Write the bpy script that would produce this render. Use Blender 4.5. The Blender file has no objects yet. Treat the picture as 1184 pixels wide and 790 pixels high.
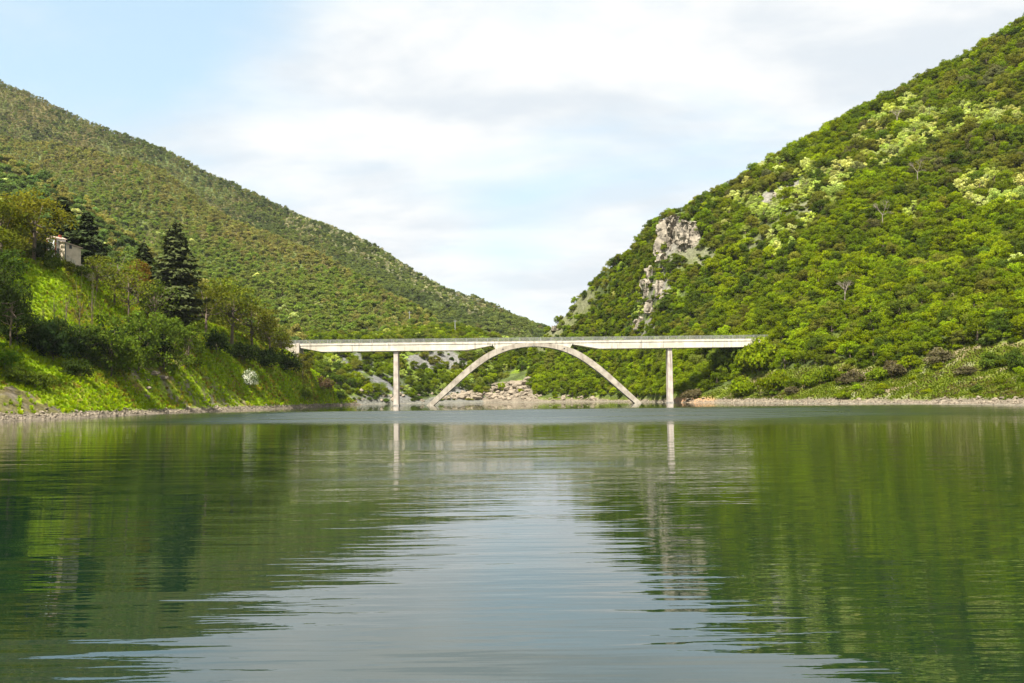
import bpy, math, random
import numpy as np
from mathutils import Vector, Matrix, Euler
from mathutils.bvhtree import BVHTree

SC = bpy.context.scene
HAZE = 0.000035
COL = SC.collection
R = math.radians

# ------------------------------------------------------------------ camera
CAMZ = 2.8
FPX = 1184 * 35 / 36.0
cam_d = bpy.data.cameras.new('camera')
cam_d.lens = 35; cam_d.sensor_width = 36; cam_d.clip_start = 0.3; cam_d.clip_end = 12000
cam = bpy.data.objects.new('camera', cam_d); COL.objects.link(cam)
CAMROT = Euler((R(90 + 3.15), 0, 0)).to_matrix() @ Matrix.Rotation(R(-0.65), 3, 'Z')
cam.matrix_world = Matrix.Translation((0, 0, CAMZ)) @ CAMROT.to_4x4()
SC.camera = cam
CR = np.array(CAMROT)

def P(px, py, Y):
    """world point seen at photo position (px,py) at distance Y (arrays ok)"""
    px, py, Y = np.broadcast_arrays(np.asarray(px, float), np.asarray(py, float), np.asarray(Y, float))
    d = np.stack([(px - 592), -(py - 395), np.full(px.shape, -FPX)], -1) @ CR.T
    t = Y / d[..., 1]
    out = d * t[..., None]
    out[..., 2] += CAMZ
    return out

def pix(p):
    q = (np.asarray(p, float) - np.array([0, 0, CAMZ])) @ CR
    return 592 + q[..., 0] / -q[..., 2] * FPX, 395 - q[..., 1] / -q[..., 2] * FPX

# ------------------------------------------------------------------ node helper
class NT:
    def __init__(s, nt):
        s.nt = nt; s.n = nt.nodes; s.l = nt.links
    def add(s, t, **k):
        nd = s.n.new(t)
        for a, b in k.items():
            if a.startswith('i_'):
                nd.inputs[a[2:].replace('_', ' ')].default_value = b
            else:
                setattr(nd, a, b)
        return nd
    def set(s, sock, v):
        if isinstance(v, bpy.types.NodeSocket): s.l.new(v, sock)
        else: sock.default_value = v
    def math(s, op, a, b=0.0, c=None, clamp=False):
        nd = s.n.new('ShaderNodeMath'); nd.operation = op; nd.use_clamp = clamp
        s.set(nd.inputs[0], a); s.set(nd.inputs[1], b)
        if c is not None: s.set(nd.inputs[2], c)
        return nd.outputs[0]
    def vm(s, op, a, b=(0, 0, 0)):
        nd = s.n.new('ShaderNodeVectorMath'); nd.operation = op
        s.set(nd.inputs[0], a); s.set(nd.inputs[1], b)
        return nd.outputs['Value'] if op in ('DOT_PRODUCT', 'LENGTH', 'DISTANCE') else nd.outputs[0]
    def mix(s, f, a, b, mode='MIX'):
        nd = s.n.new('ShaderNodeMix'); nd.data_type = 'RGBA'; nd.blend_type = mode
        s.set(nd.inputs[0], f)
        for i, v in ((6, a), (7, b)):
            if isinstance(v, tuple) and len(v) == 3: v = v + (1,)
            s.set(nd.inputs[i], v)
        return nd.outputs[2]
    def noise(s, vec, scale, detail=3, rough=0.5, dist=0.0):
        nd = s.n.new('ShaderNodeTexNoise')
        if vec is not None: s.l.new(vec, nd.inputs['Vector'])
        nd.inputs['Scale'].default_value = scale; nd.inputs['Detail'].default_value = detail
        nd.inputs['Roughness'].default_value = rough; nd.inputs['Distortion'].default_value = dist
        return nd.outputs['Fac']
    def ramp(s, f, a, b):
        nd = s.n.new('ShaderNodeMapRange'); nd.interpolation_type = 'SMOOTHSTEP'
        s.set(nd.inputs[0], f); nd.inputs[1].default_value = a; nd.inputs[2].default_value = b
        return nd.outputs[0]
    def mapping(s, vec, scale=(1, 1, 1), rot=(0, 0, 0), loc=(0, 0, 0)):
        nd = s.n.new('ShaderNodeMapping'); s.l.new(vec, nd.inputs[0])
        nd.inputs['Scale'].default_value = scale; nd.inputs['Rotation'].default_value = rot
        nd.inputs['Location'].default_value = loc
        return nd.outputs[0]

# ------------------------------------------------------------------ world
SUN_DIR = Vector((-0.34, -0.60, 1.22)).normalized()      # towards the sun
SUN_EL = math.asin(SUN_DIR.z); SUN_AZ = math.atan2(SUN_DIR.x, SUN_DIR.y)
world = bpy.data.worlds.new('World'); SC.world = world; world.use_nodes = True
W = NT(world.node_tree); W.n.clear()
sky = W.add('ShaderNodeTexSky', sky_type='NISHITA', sun_disc=False)
sky.sun_elevation = SUN_EL; sky.sun_rotation = SUN_AZ; sky.air_density = 1.2; sky.dust_density = 1.5
tc = W.add('ShaderNodeTexCoord')
dirv = W.vm('NORMALIZE', tc.outputs['Generated'])
sep = W.add('ShaderNodeSeparateXYZ'); W.l.new(dirv, sep.inputs[0])
den = W.math('ADD', W.math('MAXIMUM', sep.outputs[2], 0.0), 0.22)
cx = W.math('DIVIDE', sep.outputs[0], den); cy = W.math('DIVIDE', sep.outputs[1], den)
cmb = W.add('ShaderNodeCombineXYZ'); W.l.new(cx, cmb.inputs[0]); W.l.new(cy, cmb.inputs[1])
n1 = W.noise(W.mapping(cmb.outputs[0], (1.0, 1.6, 1), (0, 0, R(12)), (3.1, 0.4, 0)), 0.9, 8, 0.55, 0.3)
n2 = W.noise(W.mapping(cmb.outputs[0], (1, 1.3, 1), (0, 0, 0), (9, 2, 0)), 2.3, 6, 0.55, 0.2)
def dvec(px, py):
    v = P(px, py, 1.0) - np.array([0, 0, CAMZ]); return tuple(v / np.linalg.norm(v))
d1 = W.vm('DISTANCE', dirv, dvec(90, 60)); d2 = W.vm('DISTANCE', dirv, dvec(570, 350))
hole1 = W.math('SUBTRACT', 1.0, W.ramp(d1, 0.05, 0.36)); hole2 = W.math('SUBTRACT', 1.0, W.ramp(d2, 0.02, 0.16))
cov = W.math('ADD', W.math('MULTIPLY', n1, 2.2), W.math('ADD', W.math('MULTIPLY', hole1, -0.72), W.math('MULTIPLY', hole2, -0.32)))
cov = W.ramp(cov, 0.35, 1.05)
CL = 0.375
shade = W.ramp(n2, 0.36, 0.62)
ccol = W.mix(shade, (0.79 * CL, 0.85 * CL, 0.91 * CL), (1.04 * CL, 1.04 * CL, 1.03 * CL))
bg1 = W.add('ShaderNodeBackground'); bg1.inputs[1].default_value = 0.078
skyc = W.mix(0.55, sky.outputs[0], (3.5, 4.7, 5.3))
W.l.new(skyc, bg1.inputs[0])
bg2 = W.add('ShaderNodeBackground'); W.l.new(ccol, bg2.inputs[0]); bg2.inputs[1].default_value = 1.0
mx = W.add('ShaderNodeMixShader'); W.l.new(cov, mx.inputs[0]); W.l.new(bg1.outputs[0], mx.inputs[1]); W.l.new(bg2.outputs[0], mx.inputs[2])
wo = W.add('ShaderNodeOutputWorld'); W.l.new(mx.outputs[0], wo.inputs[0])

sun_d = bpy.data.lights.new('sun', 'SUN'); sun_d.energy = 4.8; sun_d.angle = R(0.6); sun_d.color = (1.0, 0.95, 0.86)
sun = bpy.data.objects.new('sun', sun_d); COL.objects.link(sun)
sun.rotation_euler = (-SUN_DIR).to_track_quat('-Z', 'Y').to_euler(); sun.location = (-200, -200, 300)
SC.view_settings.view_transform = 'Standard'; SC.view_settings.look = 'None'
SC.view_settings.exposure = 1.42; SC.view_settings.gamma = 1; SC.view_settings.use_curve_mapping = False
SC.cycles.max_bounces = 5; SC.cycles.diffuse_bounces = 2; SC.cycles.glossy_bounces = 3
SC.cycles.transmission_bounces = 2; SC.cycles.transparent_max_bounces = 4

# ------------------------------------------------------------------ numpy helpers
rng = np.random.default_rng(11)
_T = np.random.default_rng(5).random((256, 256))
def vnoise(x, y):
    xi = np.floor(x).astype(int); yi = np.floor(y).astype(int)
    fx = x - xi; fy = y - yi
    fx = fx * fx * (3 - 2 * fx); fy = fy * fy * (3 - 2 * fy)
    a = _T[xi & 255, yi & 255]; b = _T[(xi + 1) & 255, yi & 255]
    c = _T[xi & 255, (yi + 1) & 255]; d = _T[(xi + 1) & 255, (yi + 1) & 255]
    return (a * (1 - fx) + b * fx) * (1 - fy) + (c * (1 - fx) + d * fx) * fy
def fbm(x, y, scale, octv=4, seed=0):
    s = 0; a = 1; t = 0
    x = np.asarray(x) / scale + seed * 17.3; y = np.asarray(y) / scale + seed * 9.1
    for _ in range(octv):
        s = s + a * vnoise(x, y); t += a; a *= 0.5; x = x * 2.03 + 5.1; y = y * 2.03 + 1.7
    return s / t - 0.5
def sm(x, a, b):
    t = np.clip((np.asarray(x, float) - a) / (b - a), 0, 1); return t * t * (3 - 2 * t)
def lerp(a, b, t): return a + (b - a) * t
def cmix(c, k, m): return c + (np.array(k) - c) * np.asarray(m)[..., None]

def mesh_from(name, V, F, mats=(), smooth=False, attrs=None, midx=None):
    me = bpy.data.meshes.new(name)
    V = np.asarray(V, np.float32).reshape(-1, 3)
    if isinstance(F, np.ndarray):
        n, k = F.shape
        me.vertices.add(len(V)); me.vertices.foreach_set('co', V.ravel())
        me.loops.add(n * k); me.loops.foreach_set('vertex_index', F.astype(np.int32).ravel())
        me.polygons.add(n); me.polygons.foreach_set('loop_start', np.arange(n, dtype=np.int32) * k)
        me.update(calc_edges=True)
    else:
        me.from_pydata(V.tolist(), [], F)
    for m in mats: me.materials.append(m)
    if midx is not None: me.polygons.foreach_set('material_index', np.asarray(midx, np.int32))
    if smooth: me.polygons.foreach_set('use_smooth', np.ones(len(me.polygons), bool))
    for nm, dom, typ, arr in (attrs or []):
        a = me.attributes.new(nm, typ, dom)
        a.data.foreach_set({'FLOAT': 'value', 'INT': 'value', 'FLOAT_VECTOR': 'vector', 'FLOAT_COLOR': 'color'}[typ], np.asarray(arr, np.int32 if typ == 'INT' else np.float32).ravel())
    me.update()
    return me

def ob(name, me, parent=None, loc=None):
    o = bpy.data.objects.new(name, me); COL.objects.link(o)
    if parent is not None: o.parent = parent
    if loc is not None: o.location = loc
    return o
def empty(name, loc=(0, 0, 0), rz=0):
    o = bpy.data.objects.new(name, None); COL.objects.link(o); o.location = loc; o.rotation_euler = (0, 0, rz)
    o.empty_display_size = 0.5
    return o
def tag(o, label, cat, group=None, kind=None):
    if label: o['label'] = label
    if cat: o['category'] = cat
    if group: o['group'] = group
    if kind: o['kind'] = kind
    return o

class MB:
    """collects pieces into one mesh"""
    def __init__(s): s.v = []; s.f = []
    def raw(s, V, F):
        b = len(s.v); s.v += [tuple(p) for p in V]; s.f += [tuple(i + b for i in f) for f in F]
    def box(s, a, b):
        x0, y0, z0 = a; x1, y1, z1 = b
        s.raw([(x0, y0, z0), (x1, y0, z0), (x1, y1, z0), (x0, y1, z0), (x0, y0, z1), (x1, y0, z1), (x1, y1, z1), (x0, y1, z1)],
              [(0, 3, 2, 1), (4, 5, 6, 7), (0, 1, 5, 4), (1, 2, 6, 5), (2, 3, 7, 6), (3, 0, 4, 7)])
    def prism(s, poly, y0, y1):
        """poly (x,z) extruded along y"""
        n = len(poly)
        V = [(x, y0, z) for x, z in poly] + [(x, y1, z) for x, z in poly]
        F = [tuple(range(n)), tuple(range(2 * n - 1, n - 1, -1))]
        F += [(i, i + n, (i + 1) % n + n, (i + 1) % n) for i in range(n)]
        s.raw(V, F)
    def strip(s, top, bot, y0, y1):
        """solid band between two polylines (x,z) of equal length"""
        n = len(top)
        V = []
        for (tx, tz), (bx, bz) in zip(top, bot):
            V += [(tx, y0, tz), (bx, y0, bz), (bx, y1, bz), (tx, y1, tz)]
        F = [(0, 1, 2, 3)[::-1], tuple(4 * (n - 1) + k for k in (0, 1, 2, 3))]
        for i in range(n - 1):
            a = 4 * i; c = a + 4
            for k in range(4):
                F.append((a + k, a + (k + 1) % 4, c + (k + 1) % 4, c + k))
        s.raw(V, F)
    def tube(s, pts, rad, n=6):
        pts = [Vector(p) for p in pts]; V = []; F = []
        for i, p in enumerate(pts):
            d = (pts[min(i + 1, len(pts) - 1)] - pts[max(i - 1, 0)]).normalized()
            a = d.orthogonal().normalized(); c = d.cross(a)
            for k in range(n):
                t = 2 * math.pi * k / n
                V.append(p + (a * math.cos(t) + c * math.sin(t)) * rad[i])
        for i in range(len(pts) - 1):
            for k in range(n):
                F.append((i * n + k, i * n + (k + 1) % n, (i + 1) * n + (k + 1) % n, (i + 1) * n + k))
        F.append(tuple(range(n))[::-1]); F.append(tuple((len(pts) - 1) * n + k for k in range(n)))
        s.raw(V, F)
    def mesh(s, name, mat, bevel=0, smooth=False):
        me = mesh_from(name, np.array([tuple(p) for p in s.v]), s.f, [mat], smooth)
        import bmesh
        bm = bmesh.new(); bm.from_mesh(me); bmesh.ops.recalc_face_normals(bm, faces=bm.faces)
        if bevel: bmesh.ops.bevel(bm, geom=bm.edges, offset=bevel, segments=1, affect='EDGES', clamp_overlap=True)
        bm.to_mesh(me); bm.free()
        return me

# ------------------------------------------------------------------ materials
def newmat(name):
    m = bpy.data.materials.new(name); m.use_nodes = True
    t = NT(m.node_tree); t.n.clear()
    out = t.add('ShaderNodeOutputMaterial')
    return m, t, out

def leaf_mat(name, translucent=0.38, needle=False):
    m, t, out = newmat(name)
    a = t.add('ShaderNodeAttribute', attribute_type='INSTANCER', attribute_name='tint')
    lv = t.add('ShaderNodeAttribute', attribute_type='GEOMETRY', attribute_name='lv')
    oi = t.add('ShaderNodeObjectInfo')
    v = t.math('MULTIPLY', lv.outputs['Fac'], t.math('ADD', t.math('MULTIPLY', oi.outputs['Random'], 0.45), 0.78))
    hs = t.add('ShaderNodeHueSaturation')
    t.l.new(a.outputs['Color'], hs.inputs['Color']); t.l.new(v, hs.inputs['Value'])
    t.l.new(t.math('ADD', 0.485, t.math('MULTIPLY', t.math('FRACT', t.math('MULTIPLY', lv.outputs['Fac'], 37.7)), 0.03)), hs.inputs['Hue'])
    d = t.add('ShaderNodeBsdfDiffuse'); t.l.new(hs.outputs[0], d.inputs[0])
    tr = t.add('ShaderNodeBsdfTranslucent')
    t.l.new(t.mix(1.0, hs.outputs[0], (1.25, 1.2, 0.5), 'MULTIPLY'), tr.inputs[0])
    mx = t.add('ShaderNodeMixShader'); mx.inputs[0].default_value = translucent
    t.l.new(d.outputs[0], mx.inputs[1]); t.l.new(tr.outputs[0], mx.inputs[2])
    t.l.new(mx.outputs[0], out.inputs[0])
    return m
LEAF = leaf_mat('leaves', 0.44)
NEEDLE = leaf_mat('needles', 0.12)

def simple_mat(name, col, col2=None, scale=1.0, rough=0.9, bump=0.0, bscale=None, coord='Object', streak=False):
    m, t, out = newmat(name)
    tc = t.add('ShaderNodeTexCoord'); vec = tc.outputs[coord]
    p = t.add('ShaderNodeBsdfPrincipled'); p.inputs['Roughness'].default_value = rough
    p.inputs['Specular IOR Level'].default_value = 0.25
    col2 = col2 or tuple(c * 0.7 for c in col)
    f = t.ramp(t.noise(vec, scale, 6, 0.62), 0.35, 0.68)
    c = t.mix(f, col, col2)
    if streak:
        f2 = t.ramp(t.noise(t.mapping(vec, (1, 1, 0.08)), scale * 3, 5, 0.6), 0.5, 0.75)
        c = t.mix(t.math('MULTIPLY', f2, 0.8), c, tuple(k * 0.5 for k in col2))
    t.l.new(c, p.inputs['Base Color'])
    if bump:
        b = t.add('ShaderNodeBump'); b.inputs['Distance'].default_value = bump
        t.l.new(t.noise(vec, bscale or scale * 4, 5, 0.6), b.inputs['Height']); t.l.new(b.outputs[0], p.inputs['Normal'])
    t.l.new(p.outputs[0], out.inputs[0])
    return m
BARK = simple_mat('bark', (0.16, 0.12, 0.085), (0.08, 0.06, 0.045), 3, 0.95, 0.03)
PALEBARK = simple_mat('pale_bark', (0.34, 0.30, 0.25), (0.2, 0.17, 0.14), 3, 0.95, 0.02)
CONC = simple_mat('white_concrete', (0.64, 0.59, 0.49), (0.48, 0.43, 0.34), 0.35, 0.85, 0.01, 3, streak=True)
CONC_ARCH = simple_mat('weathered_concrete', (0.44, 0.39, 0.31), (0.27, 0.23, 0.18), 0.45, 0.9, 0.02, 3, streak=True)
CONC_PIER = simple_mat('pier_concrete', (0.52, 0.46, 0.39), (0.36, 0.30, 0.25), 0.5, 0.9, 0.02, 3, streak=True)
CONC_DK = simple_mat('stained_concrete', (0.30, 0.28, 0.25), (0.17, 0.16, 0.14), 0.8, 0.9, 0.02, 3)
METAL = simple_mat('galvanised_steel', (0.32, 0.32, 0.30), (0.2, 0.2, 0.18), 2, 0.5)
ROCK = simple_mat('grey_rock', (0.34, 0.295, 0.225), (0.115, 0.10, 0.076), 0.35, 0.95, 0.35, 0.9)
BOULD = simple_mat('pale_boulder', (0.26, 0.215, 0.155), (0.12, 0.098, 0.070), 0.6, 0.95, 0.1, 2)
STONEW = simple_mat('stone_masonry', (0.46, 0.41, 0.32), (0.22, 0.19, 0.14), 1.6, 0.95, 0.08, 4)
PLAST = simple_mat('beige_plaster', (0.55, 0.46, 0.34), (0.42, 0.35, 0.26), 0.8, 0.9)
WPLAST = simple_mat('white_plaster', (0.66, 0.65, 0.62), (0.5, 0.5, 0.48), 0.8, 0.9)
ROOFM = simple_mat('roof_tiles', (0.42, 0.33, 0.26), (0.28, 0.2, 0.15), 2.5, 0.9, 0.04, 6)
REDB = simple_mat('red_brick', (0.36, 0.09, 0.05), (0.22, 0.06, 0.04), 3, 0.9)
DARKG = simple_mat('dark_window', (0.03, 0.035, 0.04), (0.02, 0.02, 0.025), 1, 0.3)
DOORM = simple_mat('weathered_wood', (0.10, 0.13, 0.12), (0.06, 0.07, 0.07), 2, 0.8)
TWIG = simple_mat('bare_twigs', (0.30, 0.25, 0.20), (0.2, 0.16, 0.13), 3, 0.95)
ASPH = simple_mat('asphalt', (0.06, 0.06, 0.06), (0.045, 0.045, 0.045), 2, 0.9)

def terrain_mat():
    m, t, out = newmat('terrain_cover')
    at = t.add('ShaderNodeAttribute', attribute_type='GEOMETRY', attribute_name='cover')
    tc = t.add('ShaderNodeTexCoord'); vec = tc.outputs['Object']
    n = t.noise(vec, 0.9, 7, 0.7); n2 = t.noise(vec, 0.13, 5, 0.6)
    f = t.math('ADD', t.math('MULTIPLY', t.ramp(n, 0.28, 0.72), 0.9), t.math('ADD', 0.32, t.math('MULTIPLY', n2, 0.5)))
    v = t.vm('SCALE', at.outputs['Color']); 
    v.node.inputs['Scale'].default_value = 1; t.l.new(f, v.node.inputs['Scale'])
    p = t.add('ShaderNodeBsdfPrincipled'); p.inputs['Roughness'].default_value = 0.95; p.inputs['Specular IOR Level'].default_value = 0.1
    t.l.new(v, p.inputs['Base Color'])
    b = t.add('ShaderNodeBump'); b.inputs['Distance'].default_value = 0.5
    t.l.new(n, b.inputs['Height']); t.l.new(b.outputs[0], p.inputs['Normal'])
    t.l.new(p.outputs[0], out.inputs[0])
    return m
TERR = terrain_mat()

def water_mat():
    m, t, out = newmat('lake_water')
    tc = t.add('ShaderNodeTexCoord'); vec = tc.outputs['Object']
    sp = t.add('ShaderNodeSeparateXYZ'); t.l.new(vec, sp.inputs[0]); X, Y = sp.outputs[0], sp.outputs[1]
    # wind-ruffled patches
    wob = t.math('MULTIPLY', t.math('SUBTRACT', t.noise(t.mapping(vec, (0.012, 0.03, 1)), 1.0, 3), 0.5), 70)
    yy = t.math('ADD', Y, wob)
    b1 = t.math('MULTIPLY', t.ramp(t.math('ADD', yy, t.math('MULTIPLY', X, 0.12)), 86, 128), t.math('SUBTRACT', 1.0, t.ramp(yy, 190, 235)))
    b1 = t.math('MULTIPLY', b1, t.math('MULTIPLY', t.ramp(t.math('ADD', X, t.math('MULTIPLY', Y, 0.26)), -40, 22), t.math('SUBTRACT', 1.0, t.ramp(t.math('SUBTRACT', X, t.math('MULTIPLY', Y, 0.30)), -22, 60))))
    b1 = t.math('MULTIPLY', b1, t.math('ADD', 0.55, t.math('MULTIPLY', t.ramp(t.noise(t.mapping(vec, (0.03, 0.12, 1), loc=(7, 3, 0)), 1.0, 4, 0.6), 0.35, 0.55), 0.45)))
    pn = t.ramp(t.noise(t.mapping(vec, (0.05, 0.11, 1), loc=(4, 1, 0)), 1.0, 4, 0.6), 0.44, 0.62)
    b2 = t.math('MULTIPLY', t.math('MULTIPLY', t.ramp(Y, 26, 34), t.math('SUBTRACT', 1.0, t.ramp(Y, 58, 78))), pn)
    b2 = t.math('MULTIPLY', b2, t.math('MULTIPLY', t.ramp(t.math('ADD', X, t.math('MULTIPLY', Y, 0.22)), -10, 6), t.math('SUBTRACT', 1.0, t.ramp(t.math('SUBTRACT', X, t.math('MULTIPLY', Y, 0.22)), -10, 8))))
    sw = t.noise(t.mapping(vec, (0.45, 2.9, 1), (0, 0, R(3))), 1.0, 2, 0.45)
    sw2 = t.noise(t.mapping(vec, (0.11, 0.52, 1), (0, 0, R(-5))), 1.0, 1, 0.4)
    fine = t.noise(t.mapping(vec, (2.2, 4.5, 1)), 1.0, 3, 0.6)
    h = t.math('ADD', t.math('MULTIPLY', sw, 0.009), t.math('MULTIPLY', sw2, 0.034))
    h = t.math('ADD', h, t.math('MULTIPLY', fine, t.math('ADD', 0.0010, t.math('ADD', t.math('MULTIPLY', b1, 0.07), t.math('MULTIPLY', b2, 0.02)))))
    bp = t.add('ShaderNodeBump'); bp.inputs['Distance'].default_value = 1.0
    t.l.new(h, bp.inputs['Height'])
    p = t.add('ShaderNodeBsdfPrincipled')
    p.inputs['Base Color'].default_value = (0.0015, 0.0115, 0.0055, 1)
    p.inputs['IOR'].default_value = 1.55; p.inputs['Specular Tint'].default_value = (0.90, 0.97, 1.0, 1)
    p.inputs['Specular IOR Level'].default_value = 0.62
    t.l.new(t.math('ADD', 0.015, t.math('MULTIPLY', b1, 0.34)), p.inputs['Roughness'])
    t.l.new(bp.outputs[0], p.inputs['Normal'])
    t.l.new(p.outputs[0], out.inputs[0])
    return m
WATER = water_mat()

# ------------------------------------------------------------------ terrain lofts
# palette (real surface colours)
GRASS = np.array([0.165, 0.235, 0.008]); GRASS2 = np.array([0.20, 0.23, 0.022]); GRAVEL = np.array([0.155, 0.13, 0.095])
SOIL = np.array([0.12, 0.09, 0.05]); ROCKC = np.array([0.17, 0.15, 0.115]); FLOOR = np.array([0.060, 0.078, 0.022]); OLIVE = np.array([0.10, 0.085, 0.03])
LOFTS = {}
def loft(name, rows, px0, px1, ncol, nrow, colfn, noise=(), weights=None, smoothw=5):
    """rows: list of ('p', {px:(py,Y)}) or ('r', {px:(dY,z)}) relative to the previous row"""
    pxs = np.linspace(px0, px1, ncol)
    pts = []; Yprev = None
    for kind, tab in rows:
        k = sorted(tab); a = np.interp(pxs, k, [tab[q][0] for q in k]); b = np.interp(pxs, k, [tab[q][1] for q in k])
        w = max(3, ncol // 40) | 1; ker = np.ones(w) / w
        a = np.convolve(np.pad(a, w // 2, mode='reflect', reflect_type='odd'), ker, 'valid'); b = np.convolve(np.pad(b, w // 2, mode='reflect', reflect_type='odd'), ker, 'valid')
        if kind == 'p':
            p = P(pxs, a, b); Yprev = b
        else:
            Y = Yprev + a; p = P(pxs, 400, Y); p[..., 2] = b; Yprev = Y
        pts.append(p)
    pts = np.array(pts)                                 # rows, cols, 3
    nr = len(rows)
    seg = weights or [1] * (nr - 1)
    seg = np.array(seg, float); cum = np.concatenate([[0], np.cumsum(seg)]) / seg.sum()
    t = np.linspace(0, 1, nrow)
    G = np.empty((nrow, ncol, 3))
    ti = np.interp(t, cum, np.arange(nr)); i0 = np.minimum(ti.astype(int), nr - 2); f = (ti - i0)[:, None, None]
    G = pts[i0] * (1 - f) + pts[i0 + 1] * f
    if smoothw > 1:
        ker = np.ones(smoothw) / smoothw
        Gp = np.pad(G, ((smoothw // 2,) * 2, (0, 0), (0, 0)), mode='reflect', reflect_type='odd')
        G = sum(Gp[k:k + nrow] for k in range(smoothw)) / smoothw
    x, y = G[..., 0], G[..., 1]
    above = sm(G[..., 2], 0.0, 2.0) if True else 1
    for (sc, amp, octv, seed, mode) in noise:
        n = fbm(x, y, sc, octv, seed)
        if mode == 'ridge': n = 0.5 - np.abs(n) * 3
        G[..., 2] += n * amp * above
    ppx, ppy = pix(G)
    col = colfn(ppx, ppy, G[..., 0], G[..., 1], G[..., 2])
    col = np.concatenate([np.clip(col, 0.004, 0.9), np.ones(col.shape[:2] + (1,))], -1)
    idx = np.arange(nrow * ncol).reshape(nrow, ncol)
    F = np.stack([idx[:-1, :-1], idx[:-1, 1:], idx[1:, 1:], idx[1:, :-1]], -1).reshape(-1, 4)
    me = mesh_from(name, G, F, [TERR], True, [('cover', 'POINT', 'FLOAT_COLOR', col)])
    o = ob(name, me); tag(o, None, None, None, 'structure')
    LOFTS[name] = dict(G=G, F=F, px=ppx, py=ppy)
    return o

# ---- right hill
def inpoly(px, py, poly):
    res = np.zeros(np.shape(px), bool); n = len(poly)
    for i in range(n):
        x1, y1 = poly[i]; x2, y2 = poly[(i + 1) % n]
        c = ((y1 > py) != (y2 > py)) & (px < (x2 - x1) * (py - y1) / (y2 - y1 + 1e-9) + x1)
        res ^= c
    return res
def near_line(px, py, pts, w):
    """1 inside a band of half-width w about a polyline, soft edge"""
    d = np.full(np.shape(px), 1e9)
    for (x1, y1), (x2, y2) in zip(pts[:-1], pts[1:]):
        L2 = (x2 - x1) ** 2 + (y2 - y1) ** 2
        t = np.clip(((px - x1) * (x2 - x1) + (py - y1) * (y2 - y1)) / L2, 0, 1)
        d = np.minimum(d, np.hypot(px - x1 - t * (x2 - x1), py - y1 - t * (y2 - y1)))
    return 1 - sm(d, w * 0.6, w * 1.3)
CLIFF_POLY = [(762, 258), (806, 256), (812, 292), (800, 300), (762, 292)]
GULLY = [(778, 295), (765, 320), (757, 345), (745, 372), (735, 392)]
SLAB = [(618, 402), (643, 382), (666, 359), (680, 345)]
RROCK = [(888, 230), (905, 222), (930, 212)]
def right_rock(px, py):
    m = np.maximum(near_line(px, py, GULLY, 16) * np.where(np.sin(px * .55 + py * .21) + np.sin(py * .37 - px * .2) > -.35, 1, .15), inpoly(px, py, CLIFF_POLY) * 1.0)
    m = np.maximum(m, near_line(px, py, SLAB, 7) * .6); m = np.maximum(m, near_line(px, py, RROCK, 8))
    m = np.maximum(m, near_line(px, py, [(800, 300), (870, 285), (940, 235)], 9) * 0.6)
    return m
def meadow_r(px, py):
    top = np.interp(px, [800, 840, 900, 960, 1020, 1080, 1130, 1200, 1400], [460, 446, 428, 420, 424, 410, 396, 396, 395])
    m = sm(py, top - 4, top + 4)
    m = np.maximum(m, near_line(px, py, [(1070, 360), (1100, 345), (1125, 335)], 5))
    m = np.maximum(m, near_line(px, py, [(960, 395), (1010, 378), (1060, 375)], 6) * 0.7)
    return m
def col_right(px, py, x, y, z):
    n = fbm(x, y, 9, 5, 1); n2 = fbm(x, y, 3, 4, 2)
    c = np.broadcast_to(FLOOR, z.shape + (3,)).copy()
    c = cmix(c, GRASS * 0.8, sm(n, -0.05, 0.15) * 0.8)
    c = cmix(c, lerp(GRASS, GRASS2, 0.5) * 0.42, meadow_r(px, py))
    c = cmix(c, SOIL * 1.3, meadow_r(px, py) * sm(n + n2 * 0.5, 0.06, 0.2) * 0.9)
    c = cmix(c, ROCKC, meadow_r(px, py) * sm(n2, 0.12, 0.25) * 0.5)
    r = right_rock(px, py)
    c = cmix(c, np.array([0.15, 0.14, 0.115]), np.clip(r * 1.2 + n * 2.5 + n2 * 2 - .25, 0, 1) * (r > 0.02))
    c = c * (0.75 + 0.5 * sm(n2, -.25, .25))[..., None]
    c = cmix(c, (0.10, 0.105, 0.045), near_line(px, py, SLAB, 15) * 0.8)
    c = cmix(c, (0.085, 0.095, 0.03), near_line(px, py, [(790, 300), (870, 280), (940, 235)], 14) * 0.6)
    sh = 0.9 + n * 2.6 + sm(px, 505, 530) * (1 - sm(px, 605, 625)) * 9
    c = cmix(c, GRAVEL * lerp(0.75, 1.1, sm(n2, -0.2, 0.2))[..., None], 1 - sm(z, sh, sh + 0.8))
    c = cmix(c, (0.33, 0.19, 0.10), (1 - sm(z, 1.2, 2.4)) * sm(px, 775, 790) * (1 - sm(px, 820, 832)) * 0.8)
    c = cmix(c, (0.16, 0.15, 0.11), 1 - sm(z, 0.0, 0.25))
    return c
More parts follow.
